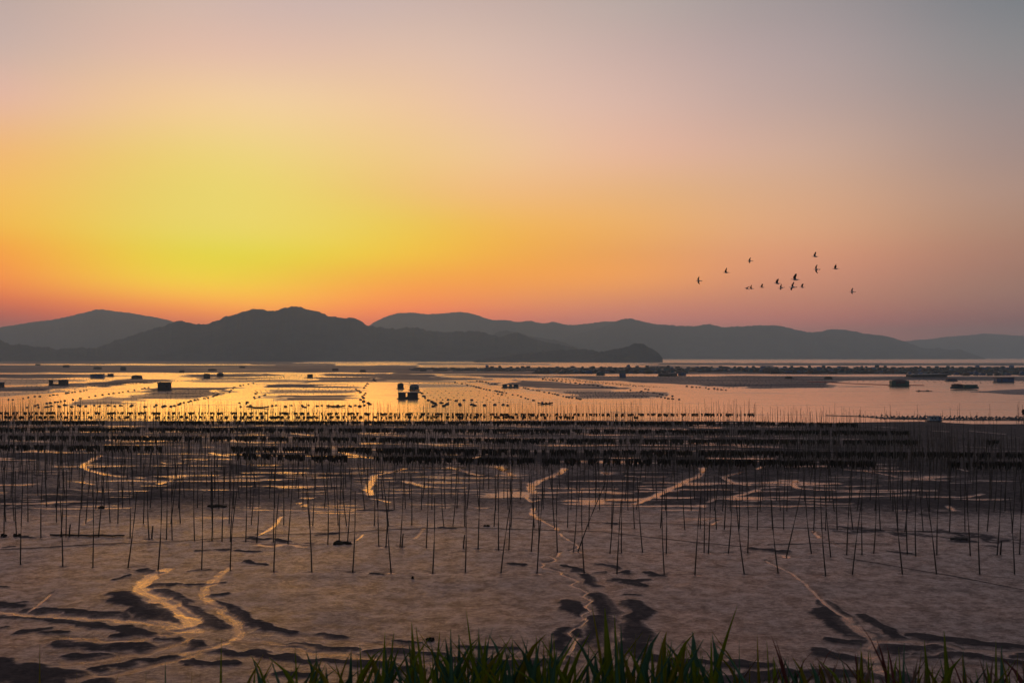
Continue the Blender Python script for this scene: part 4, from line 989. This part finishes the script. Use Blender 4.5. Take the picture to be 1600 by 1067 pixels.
e = hut('floating_hut', 'small rounded dark hut right of the hut with a long deck', 339, 348, 582, 589, M['darkwall'], M['darkwall'], 'arch', None, group=g)
e = hut('floating_hut', 'tiny dark hut with a tall right side near the golden pool', 480, 488, 584.5, 590.5, M['wood'], M['darkwall'], 'flat', None, group=g, deck_ext=(2.8, .3))
e = hut('floating_hut', 'lone dark hut far out left of the twin huts', 562, 571, 577.5, 581.3, M['wood'], M['wood'], 'arch', None, group=g)
e = hut('floating_hut', 'low dark raft with boxes in the middle distance, centre', 785, 810, 600.5, 606, M['teal'], M['darkwall'], 'flat', [(.3, .42), (.6, .7)], group=g)
e = hut('floating_hut', 'domed dark maroon roofed hut at the end of the red boom', 1394, 1421, 593.5, 604, M['green'], M['maroon'], 'dome', None, group=g)
e = hut('floating_hut', 'dark hut with a blue right half before the far village, right', 1558, 1585, 589.5, 597.5, M['blue'], M['maroon'], 'flat', None, group=g)
e = hut('floating_hut', 'little blue hut left of the wide hut before the far village', 1480, 1495, 590.5, 595.5, M['blue'], M['maroon'], 'gable', None, group=g)
e = hut('floating_hut', 'small dark mound shaped hut in the right plots, left one of two', 1228, 1238, 587.8, 591.5, M['wood'], M['wood'], 'arch', None, group=g)
e = hut('floating_hut', 'small dark mound shaped hut in the right plots, right one of two', 1289, 1300, 588, 592.6, M['wood'], M['wood'], 'arch', None, group=g)
e = hut('floating_hut', 'flat dark hut farthest out above the left edge floats', 55, 62, 568.6, 570.8, M['wood'], M['wood'], 'arch', None, group=g)
e = hut('floating_hut', 'dark peaked hut in the far left grey water', 98, 107, 570, 574, M['wood'], M['darkwall'], 'gable', None, group=g)
e = hut('floating_hut', 'wide dark hut in the far left grey water above the blue hut', 146, 157, 573, 577, M['wood'], M['wood'], 'arch', None, group=g)
e = hut('floating_hut', 'small dark hut above the long blue hut, its right neighbour', 188, 196, 573, 579, M['darkwall'], M['wood'], 'gable', None, group=g)
e = hut('floating_hut', 'dark hut with a red corner in the left distance', 280, 287, 578.6, 582.2, M['maroon'], M['darkwall'], 'flat', None, group=g)
e = hut('floating_hut', 'long hump of stacked gear far above the square cabin', 325, 337, 576, 579.4, M['wood'], M['wood'], 'arch', None, group=g)
e = hut('floating_hut', 'faint dark hut far out between the two golden pools', 374, 382, 572, 575, M['wood'], M['wood'], 'arch', None, group=g)
e = hut('floating_hut', 'reddish brown hut far out left of centre', 519, 528, 575.4, 579.6, M['maroon'], M['maroon'], 'gable', None, group=g)

# the long moored house boat at the right
X, Y = G(1507, 608, -.12); s = Y / FPX
e = empty('houseboat', (X, Y, -.12), 'long teal hulled houseboat with a dark red cabin, moored right', 'houseboat')
hm = MB(); Lh = 44 * s
secs = []
for i in range(13):
    t = i / 12 * 2 - 1; bw = 1.7 * (1 - abs(t) ** 4 * .75); up = .35 * abs(t) ** 3
    secs.append([(t * Lh / 2, -bw, .95 + up), (t * Lh / 2, -bw * .8, .1 + up * .6), (t * Lh / 2, bw * .8, .1 + up * .6), (t * Lh / 2, bw, .95 + up)])
V = [p for q in secs for p in q]; F = []
for i in range(12):
    for k in range(4): a = i * 4 + k; b = i * 4 + (k + 1) % 4; F.append((a, b, b + 4, a + 4))
F += [(3, 2, 1, 0), (48, 49, 50, 51)]
hm.add(V, F); hm.obj('hull', M['teal'], e)
MB().box(-Lh * .26, 0, 1.6, Lh * .34, 2.6, 1.2).obj('cabin', M['darkwall'], e)
MB().arch(-Lh * .26, 0, 2.2, Lh * .38, 3.0, .75).obj('cabin_roof', M['maroon'], e)
MB().box(Lh * .2, 0, 1.75, Lh * .46, 2.6, 1.5).obj('hold', M['green'], e)
for q in (-.38, -.28, -.18): MB().box(Lh * q, -1.33, 1.75, .7, .06, .5).obj('window', M['glass'], e)

# the pale cabin on the right shore
X, Y = G(1461, 658.3, -.1); s = Y / FPX
e = empty('shore_cabin', (X, Y, -.1), 'small pale blue cabin with two dark windows on the right shoreline', 'cabin')
MB().box(-.25, .9, .75, 14 * s, 1.8, 1.1).obj('wall', M['pale'], e)
MB().box(0, .9, 1.38, 21 * s, 2.1, .12).obj('roof', M['grey'], e)
MB().box(0, .9, .12, 22 * s, 2.3, .16).obj('raft', M['wood'], e)
for q in (-.75, .05): MB().box(q, -.03, .85, .42, .06, .42).obj('window', M['glass'], e)
MB().box(1.45, .9, .68, .75, 1.7, 1.1).obj('annex', M['blue'], e)

def sampan(x0, x1, y, label, cargo):
    xc = (x0 + x1) / 2; X, Y = G(xc, y, -.12); L = (x1 - x0) * Y / FPX
    e = empty('sampan', (X, Y, -.12), label, 'boat', 'sampans by the pole thicket', rz=rnd.uniform(-.15, .15))
    V = []; F = []; n = 15
    for i in range(n):
        t = i / (n - 1) * 2 - 1; bw = .75 * (1 - abs(t) ** 3 * .8); up = .38 * abs(t) ** 2.5; x = t * L / 2
        ring = [(-bw, .42 + up), (-bw * .85, .02 + up * .75), (bw * .85, .02 + up * .75), (bw, .42 + up), (bw * .88, .42 + up), (bw * .74, .14 + up * .75), (-bw * .74, .14 + up * .75), (-bw * .88, .42 + up)]
        V += [(x, a, b) for a, b in ring]
    for i in range(n - 1):
        for k in range(8): a = i * 8 + k; b = i * 8 + (k + 1) % 8; F.append((a, b, b + 8, a + 8))
    F += [tuple(range(7, -1, -1)), tuple(range((n - 1) * 8, n * 8))]
    m = MB(); m.add(V, F); m.obj('hull', M['wood'], e)
    for q in (-.25, .05, .3): MB().box(q * L, 0, .36, .25, 1.2, .06).obj('thwart', M['wood'], e)
    for (u, w_, h_, mt) in cargo:
        b = MB(); b.ell(u * L, 0, .38, w_, .45, h_, 0, 9, 6, .35); b.obj('cargo', mt, e)
    return e
sampan(386, 421, 637.6, 'empty dark sampan among poles, leftmost of the three', [(-.42, .35, .25, M['seaweed'])])
sampan(509, 540, 635.8, 'dark sampan loaded with heaps, middle one of the three', [(-.36, .5, .45, M['seaweed']), (.1, .6, .5, M['wood']), (-.1, .4, .3, M['seaweed']), (.38, .35, .3, M['wood'])])
sampan(840, 864, 631.6, 'dark sampan with a blue bundle, rightmost of the three', [(-.2, .4, .75, M['blue']), (.3, .4, .45, M['wood']), (.05, .5, .35, M['seaweed'])])
X, Y = G(1444, 611.5, -.12)
b = MB(); b.box(0, 0, .18, 23 * Y / FPX, 2.4, .22); b.ell(-2.6, 0, .4, .6, .5, .35, 0, 8, 5, .3); b.ell(1.8, .2, .35, .9, .5, .3, 0, 8, 5, .3)
tag(b.obj('work_raft', M['wood'], None, (X, Y, -.12)), 'flat dark work raft on open water left of the houseboat', 'raft')
X, Y = G(1531, 612.3, -.12)
tag(MB().box(0, 0, .12, 3.2, 1.6, .2).ell(0, 0, .25, .8, .5, .25).obj('work_raft', M['wood'], None, (X, Y, -.12)), 'tiny dark raft at the tip of the mud bar', 'raft')
X, Y = G(1600, 640, 3.2)
m = MB(); m.tube([(0, 0, -.4), (.1, 0, 3.6)], [.07, .05], 6); m.ell(.1, 0, 3.0, .55, .4, .75, 0, 8, 6, .5)
X, Y = G(1599, 661, -.1)
tag(m.obj('marker_pole', M['seaweed'], None, (X, Y, -.1)), 'marker pole with a dark net bundle at the right edge', 'marker')

# far village of raft houses
VM = [M['wood'], M['darkwall'], M['teal'], M['blue'], M['grey'], M['maroon'], M['brown'], M['green'], M['pale']]
def house_variant(wall, roof, kind):
    b = MB(); b.box(0, 0, .25, 9.0, 6, .5, 0); 
    if kind == 0: b.box(0, 0, 1.6, 5.6, 4, 2.2, 1); b.gable(0, 0, 2.7, 6.2, 4.6, 1.2, 2)
    elif kind == 1: b.box(-.6, 0, 1.5, 4.2, 4, 2.0, 1); b.box(-.6, 0, 2.6, 4.8, 4.6, .2, 2); b.box(2.7, 0, 1.1, 1.8, 2.5, 1.2, 2)
    elif kind == 2: b.box(0, 0, 1.4, 7.2, 3.6, 1.8, 1); b.arch(0, 0, 2.3, 7.6, 4.0, .9, 2)
    else: b.box(.5, 0, 2.2, 4.6, 4, 3.4, 1); b.gable(.5, 0, 3.9, 5.2, 4.6, 1.0, 2, 'y'); b.box(-3, 0, 1.0, 1.6, 2, 1.0, 1)
    return b.mesh('raft_house', [M['wood'], M[wall], M[roof]])
KINDS = [('dark', 'darkwall', 'darkwall'), ('teal roofed', 'darkwall', 'teal'), ('blue', 'blue', 'blue'), ('grey roofed', 'wood', 'grey'), ('maroon roofed', 'darkwall', 'maroon'), ('brown', 'brown', 'wood'), ('green roofed', 'darkwall', 'green'), ('teal walled', 'teal', 'darkwall')]
HV = [(k[0], [house_variant(k[1], k[2], j) for j in range(4)]) for k in KINDS]
VR = random.Random(5)
vrows = [('front', 583.2, 850, 1600, 11.5), ('second', 580.0, 905, 1600, 11), ('third', 577.4, 940, 1600, 12), ('back', 575.2, 760, 1600, 16)]
for rn, yb, xa, xb, step in vrows:
    x = xa + VR.uniform(0, 6); k = 1
    while x < xb:
        y = yb + VR.uniform(-.9, .9)
        if rn == 'front' and 1072 < x < 1190: y -= 2
        if rn == 'front' and x > 1420: y += 2.6
        X, Y = G(x, y, -.12)
        ki = VR.choices(range(8), [4, 2, 2, 1, 1.2, 1, 1, 1.5])[0]; cn, vs = HV[ki]
        o = link('raft_house', VR.choice(vs), None, (X, Y, -.12)); sc = VR.uniform(.6, 1.05); o.scale = (sc * VR.choice([-1, 1]), sc, sc * VR.uniform(.75, 1.1))
        if sum(1 for c in o.scale if c < 0) % 2: o.scale.x = abs(o.scale.x)
        o.rotation_euler.z = VR.choice([0, math.pi]) + VR.uniform(-.3, .3)
        tag(o, f'{cn} raft house, {nth(k)} from left in the {rn} village row', 'raft house', 'raft houses of the far village')
        x += step * VR.uniform(.4, 1.1); k += 1
# low decks, pens and gear between the raft houses
b = MB()
for _ in range(900):
    x = VR.uniform(840, 1640) if VR.random() < .8 else VR.uniform(640, 860)
    y = VR.uniform(574.6, 583.5 if x < 1072 or x > 1190 else 581.5) if x > 840 else VR.uniform(575, 580)
    X, Y = G(x, y, -.12); b.box(X, Y, .25, VR.uniform(3, 12), VR.uniform(2, 9), VR.uniform(.5, 2.2), VR.choice([0, 0, 0, 1, 1, 2]), VR.uniform(-.3, .3))
tag(b.obj('raft_clutter', [M['wood'], M['darkwall'], M['teal']]), 'low decks and piled gear crowding the far raft village', kind='stuff')
# named blue ones that stand out at the near edge
for x0, x1, yt, yb, mt, lb in ((968, 978, 583, 590.5, 'blue', 'deep blue cube house standing nearest at the left end of the village'), (932, 945, 581, 586.5, 'teal', 'bright teal low house at the left end of the village'), (1060, 1072, 582, 587, 'blue', 'bright blue low house where the bright water channel begins'), (1030, 1058, 583.5, 588, 'darkwall', 'long low dark barge house left of the bright blue one'), (1425, 1480, 584.5, 589.5, 'darkwall', 'long dark barge house at the near right edge of the village')):
    hut('raft_house', lb, x0, x1, yt, yb, M[mt], M['grey' if mt == 'darkwall' else mt], 'flat', None, 'raft house', 'raft houses of the far village')

# ------------------------------------------------------------------ birds
def feather_wing(L, chord, flap, back=False):
    """wing along +x from the shoulder, bent at the wrist; solid with thin thickness"""
    V = []; F = []; n = 7
    for i in range(n):
        t = i / (n - 1); x = L * t; c = chord * (1 - .15 * t) * (1 if t < .6 else max(.12, 1 - (t - .6) / .4 * .85))
        sweep = -.10 * L * math.sin(math.pi * min(1, t * 1.4)) + .22 * L * max(0, t - .45)
        z = math.sin(flap) * x - .05 * L * math.sin(math.pi * t); xx = math.cos(flap) * x; th = .018 * (1 - .8 * t)
        for (yy, zz) in ((c * .5 - sweep, 0), (c * .2 - sweep, th), (-c * .5 - sweep, 0), (c * .2 - sweep, -th * .4)):
            V.append((xx, yy, z + zz))
    for i in range(n - 1):
        for k in range(4): a = i * 4 + k; b = i * 4 + (k + 1) % 4; F.append((a, b, b + 4, a + 4))
    F += [(3, 2, 1, 0), (24, 25, 26, 27)]
    return V, F
def bird(x, y, size_px, heading, roll, flapL, flapR, label, pitch=0.0):
    Yd = 150 + rnd.uniform(-12, 25); p = A(x, y, Yd); span = size_px * Yd / FPX
    k = span / 1.5
    e = empty('flying_bird', p, label, 'bird', 'flock of birds in the evening sky')
    e.rotation_euler = (Matrix.Rotation(heading, 3, 'Z') @ Matrix.Rotation(pitch, 3, 'X') @ Matrix.Rotation(roll, 3, 'Y')).to_euler()
    e.scale = (k, k, k)
    bd = MB(); pts = [(0, -.42, .0), (0, -.30, .0), (0, -.12, -.01), (0, .06, -.01), (0, .2, .0), (0, .3, .03), (0, .42, .05), (0, .47, .05), (0, .50, .045)]
    bd.tube(pts, [.02, .06, .10, .11, .085, .045, .04, .045, .02], 9)
    bd.obj('body', M['bird_white'], e)
    MB().tube([(0, .49, .045), (0, .57, .035), (0, .64, .03)], [.016, .011, .004], 5).obj('bill', M['bill'], e)
    tl = MB(); tl.add([(-.03, -.36, 0), (.03, -.36, 0), (.09, -.6, .0), (-.09, -.6, .0), (-.03, -.36, -.015), (.03, -.36, -.015), (.09, -.6, -.01), (-.09, -.6, -.01)], [(0, 1, 2, 3), (7, 6, 5, 4), (0, 4, 5, 1), (1, 5, 6, 2), (2, 6, 7, 3), (3, 7, 4, 0)]); tl.obj('tail', M['bird_black'], e)
    for sd, fl in ((1, flapL), (-1, flapR)):
        V, F = feather_wing(.78, .30, fl)
        if sd < 0: V = [(-a, b, c) for a, b, c in V]; F = [f[::-1] for f in F]
        V = [(a + sd * .05, b + .05, c + .03) for a, b, c in V]
        w = MB(); w.add(V, F); w.obj('wing', M['bird_black'], e)
H = math.radians
bird(1092, 439, 13, H(90), H(-75), H(15), H(20), 'dark bird with wings spread upright, leftmost of the flock')
bird(1135, 426, 14, H(75), H(-20), H(75), H(60), 'small bird with one raised wing, second from the left of the flock')
bird(1172, 408, 12, H(70), H(-55), H(10), H(20), 'lone bird highest on the left half of the flock')
bird(1167, 451, 12, H(110), H(20), H(35), H(10), 'black and white bird, left one of the low pair touching wings', H(15))
bird(1174, 451, 11, H(80), H(-30), H(70), H(50), 'white bodied bird, right one of the low pair touching wings')
bird(1191, 449, 11, H(95), H(0), H(80), H(70), 'small bird with wings raised, alone between the low pair and the centre')
bird(1215, 443, 15, H(95), H(5), H(78), H(65), 'bird with a tall raised wing left of the central pair')
bird(1221, 450, 13, H(60), H(-40), H(30), H(10), 'bird flying just below right of the one with the tall raised wing', H(-10))
bird(1243, 437, 19, H(85), H(-10), H(62), H(75), 'large bird with long raised wings in the centre of the flock')
bird(1239, 449, 17, H(50), H(-50), H(25), H(15), 'largest black and white bird, lowest at the centre of the flock')
bird(1254, 449, 12, H(100), H(0), H(80), H(75), 'small bird with raised wings right of the largest one')
bird(1276, 421, 14, H(90), H(-80), H(18), H(14), 'dark bird with wings spread upright, below the highest one')
bird(1274, 401, 14, H(85), H(0), H(80), H(78), 'faint thin bird, the highest of the whole flock')
bird(1306, 420, 14, H(75), H(-15), H(72), H(50), 'bird with one slanting raised wing, upper right of the flock')
bird(1332, 456, 12, H(70), H(-55), H(20), H(20), 'small dark bird, rightmost and lowest of the flock')

# ------------------------------------------------------------------ the grassy bank in front
def bank():
    ys = np.array([-14, -8, -4, -1, 0.5, 1.5, 2.3, 3.0, 3.5, 3.9, 4.6, 6, 9, 13, 18, 24, 30, 33]); zs = np.array([16.3, 16.3, 16.25, 16.1, 16.1, 16.1, 16.12, 16.1, 16.0, 15.7, 15.0, 13.6, 10.6, 7.2, 3.8, 1.1, -.2, -.5])
    xs = np.concatenate([np.linspace(-90, -9, 28), np.linspace(-8.5, 8.5, 60), np.linspace(9, 90, 28)])
    XX, YY = np.meshgrid(xs, ys); ZZ = np.interp(YY, ys, zs) + (fbm(XX * .6, YY * .6, 5, 3) - .5) * .16 * (YY > 0) - .002 * np.maximum(0, abs(XX) - 10)
    YY = YY + (vnoise(XX * .15, YY * 0, 6) - .5) * .25 * YY
    me = mesh_np('grassy_bank', np.stack([XX.ravel(), YY.ravel(), ZZ.ravel()], 1), grid_faces(*XX.shape), M_BANK, True)
    tag(link('grassy_bank', me), 'earth bank the camera stands on above the flat', kind='structure')
bank()
G1 = mat('grass_green', (0.28, 0.34, 0.03), 0.55, .3, 3, .3, translucent=.6)
G2 = mat('grass_dark', (0.10, 0.21, 0.11), 0.55, .3, 3, .3, translucent=.25)
G3 = mat('grass_olive', (0.32, 0.29, 0.035), 0.6, .3, 3, .2, translucent=.6)
G4 = mat('grass_dry_red', (0.22, 0.065, 0.05), 0.7, .35, 3, .2, translucent=.2)
G5 = mat('grass_dry_pale', (0.36, 0.22, 0.14), 0.7, .3, 3, .2, translucent=.3)

def blade(parent, root, tip, wid, m_, bend=0.0, droop=0.0, mid=None):
    """leaf blade from root to tip: folded along its midrib, widest in the lower third"""
    r = Vector(root); t = Vector(tip); n = 12; L = (t - r).length
    side = Vector((1, rnd.uniform(-.5, .5), 0)).normalized()
    c1 = r + (t - r) * .35 + Vector((-bend * L, 0, .10 * L)) if mid is None else Vector(mid)
    c2 = r + (t - r) * .75 + Vector((-bend * L * .8, 0, .06 * L + droop * L)) if mid is None else Vector(mid) * .6 + t * .4
    V = []; F = []
    o = Vector(parent.location)
    for i in range(n):
        u = i / (n - 1); p = r * (1 - u) ** 3 + c1 * 3 * u * (1 - u) ** 2 + c2 * 3 * u * u * (1 - u) + t * u ** 3
        w = wid * .5 * (min(1, .55 + u * 1.8) if u < .25 else max(0.02, 1 - ((u - .25) / .75) ** 1.5))
        d = Vector((0, w * .55, 0)); sd = side * w
        V += [p - sd - d * .5 - o, p + d * .6 - o, p + sd - d * .5 - o, p + d * .6 + Vector((0, .0009, 0)) - o]
    for i in range(n - 1):
        a = i * 4; F += [(a, a + 1, a + 5, a + 4), (a + 1, a + 2, a + 6, a + 5), (a + 2, a + 3, a + 7, a + 6), (a + 3, a, a + 4, a + 7)]
    me = bpy.data.meshes.new('blade'); me.from_pydata([tuple(v) for v in V], [], F); me.materials.append(m_)
    me.polygons.foreach_set('use_smooth', [True] * len(F)); me.update()
    ob = bpy.data.objects.new('blade', me); COL.objects.link(ob); ob.parent = parent
    return ob
def zbank(Y): return 16.08
# blades traced: tip x, tip y, root x (at the frame bottom), width px, material, bend, droop
B = [
 (62,1006,64,4,G3,0,0),(120,1050,121,2,G3,0,0),(258,1033,266,5,G2,0,0),(346,996,341,6,G1,0,0),(186,1050,205,3,G3,.1,0),(228,1046,226,2,G2,0,0),(300,1050,290,3,G3,0,0),
 (400,1036,432,8,G1,.05,0),(408,1040,425,4,G2,0,0),(461,1010,481,7,G1,0,0),(494,1012,498,6,G2,0,0),(528,1048,505,3,G3,0,0),(562,1005,586,7,G1,0,0),(558,1022,570,5,G3,0,0),(578,1030,566,4,G2,0,0),
 (594,1022,640,6,G1,.05,0),(605,1035,610,6,G2,0,0),(622,1012,650,7,G2,.08,.03),(643,972,690,10,G1,.02,0),(650,978,705,10,G1,0,0),(641,1005,665,7,G3,0,0),(648,1020,655,6,G2,0,0),(660,1000,690,6,G3,0,0),(676,1008,680,4,G1,0,0),
 (704,982,712,10,G2,0,0),(717,990,722,10,G2,0,0),(731,1012,733,6,G3,0,0),(748,980,752,9,G2,0,0),(728,950,778,5,G1,0,0),(770,980,800,4,G2,.1,.03),(782,1030,783,5,G1,0,0),(754,1015,770,7,G3,0,0),
 (800,995,868,6,G1,.03,0),(818,1004,815,5,G3,0,0),(838,992,840,8,G1,0,0),(862,988,848,10,G2,0,0),(865,990,884,8,G1,0,0),(800,1006,806,5,G2,0,0),(855,1014,880,6,G1,0,0),(920,1005,905,7,G2,0,0),(890,988,985,9,G2,-.06,.10),
 (924,942,968,5,G3,-.02,0),(945,950,972,15,G1,0,0),(960,960,984,11,G1,0,0),(970,975,984,8,G2,0,0),(993,990,980,5,G3,0,0),(1018,1012,1034,11,G1,0,0),(1022,1025,1020,5,G3,0,0),(1034,1015,1030,9,G2,0,0),(1050,1000,1062,9,G2,.05,0),(1045,1015,1044,5,G3,0,0),
 (1112,992,1050,10,G2,-.10,.05),(1152,946,1068,10,G1,.04,0),(1072,1000,1090,4,G1,0,0),(1097,1015,1095,4,G3,0,0),(1155,1000,1158,4,G2,0,0),(1148,1030,1140,6,G1,0,0),(1143,1032,1085,5,G2,-.08,.04),(1172,1035,1160,5,G3,0,0),
 (1183,990,1225,6,G3,.02,0),(1198,1000,1218,6,G1,0,0),(1240,1030,1225,6,G2,-.1,.04),(1232,1025,1230,4,G2,0,0),(1254,1040,1250,6,G1,0,0),(1270,1030,1320,6,G3,0,0),(1340,1020,1347,7,G3,0,0),(1345,1005,1346,4,G1,0,0),(1318,1040,1330,6,G1,0,0),
 (1388,1015,1386,8,G1,0,0),(1413,1003,1400,8,G2,0,0),(1404,1010,1425,5,G1,0,0),(1444,1000,1478,11,G1,0,0),(1440,1015,1400,5,G3,0,0),(1475,985,1535,12,G1,.02,0),(1505,1010,1520,3,G2,0,0),(1536,1020,1548,3,G2,0,0),(1565,1008,1566,10,G2,0,0),(1556,1000,1556,9,G1,0,0),(1575,1030,1600,5,G1,0,0),(1590,1020,1580,5,G3,0,0),
 (1205,992,1285,6,G4,-.02,.05),(1212,998,1275,5,G4,-.02,.05),(1310,1003,1340,3,G4,.15,.12),(1370,998,1402,7,G4,-.03,.08),(1385,1005,1405,7,G4,-.03,.08),(1340,968,1395,4,G4,-.10,.05),(1265,1030,1300,5,G5,-.1,.1),(1420,1045,1460,8,G5,.15,.15),(1290,1052,1330,8,G5,.2,.2),(1450,1045,1420,7,G5,-.2,.15),(1248,1045,1262,7,G4,.1,.1),(1428,1040,1415,8,G4,0,0),(1500,1050,1470,7,G4,-.1,.1),
]
# filler blades, thicker where the photograph's grass is thick
FR = random.Random(31)
for _ in range(640):
    u = FR.random(); x = FR.uniform(560, 1130) if u < .68 else FR.uniform(1180, 1620) if u < .93 else FR.uniform(380, 560)
    hmax = 92 if 600 < x < 1130 else 62
    t = 1066 - FR.random() ** 1.5 * hmax + 10
    B.append((x, t, x + FR.gauss(0, 34), FR.choice([4, 6, 8, 10, 13]), FR.choice([G1, G1, G2, G2, G3] if x < 1180 else [G1, G2, G3, G4, G5]), FR.uniform(-.2, .2), FR.choice([0, 0, .05, .12])))
clumps = {}
for b in B:
    clumps.setdefault(int(b[2] // 105), []).append(b)
CL = {0: 'single grass stalks at the lower left corner', 1: 'few thin grass stems right of the lower left corner', 2: 'thin grass stems beside the tall lone blade', 3: 'grass clump with the tall lone blade, left of the rest', 4: 'sparse small grass clump at the left end of the verge', 5: 'grass clump with two leaning blades left of the tall pair', 6: 'grass clump with a tall crossing pair of blades', 7: 'grass clump with a long thin blade arching left', 8: 'dense dark clump before the zigzag creek mouth', 9: 'broad bladed clump with the widest upright blades', 10: 'clump with one long blade leaning far to the right', 11: 'low green clump left of the dry red leaves', 12: 'clump of dry reddish leaves with an arching pair', 13: 'clump of dark red curled leaves under the right creek', 14: 'clump with two wide olive blades leaning left, right side', 15: 'clump at the lower right corner with an upright dark blade'}
for ci, bl in sorted(clumps.items()):
    xm = (ci + .5) * 105; Yc = 2.75; base = Vector(((xm - 800) / FPX * Yc, Yc, zbank(Yc)))
    if ci > 15 or ci < 0: lb = 'tuft running out of the lower right corner'
    else: lb = CL[ci]
    e = empty('grass_clump', base, lb, 'grass', 'grass clumps along the bank')
    for (tx, ty, rx, w, m_, bend, droop) in bl:
        Yr = FR.uniform(2.5, 3.0); Yt = Yr + FR.uniform(-.25, .2)
        tip = A(tx, ty, Yt); sl = (tx - rx) * .8
        # carry the blade's line on below the frame down to the soil
        Yt_ = Yr; zr = zbank(Yr) - .03; yroot = HOR + (CAM_H - zr) / Yr * FPX
        xr = rx - (tx - rx) * .35
        root = Vector(((xr - 800) / FPX * Yr, Yr, zr))
        blade(e, root, tip, w * 2.7 * Yt / FPX, m_, bend, droop)
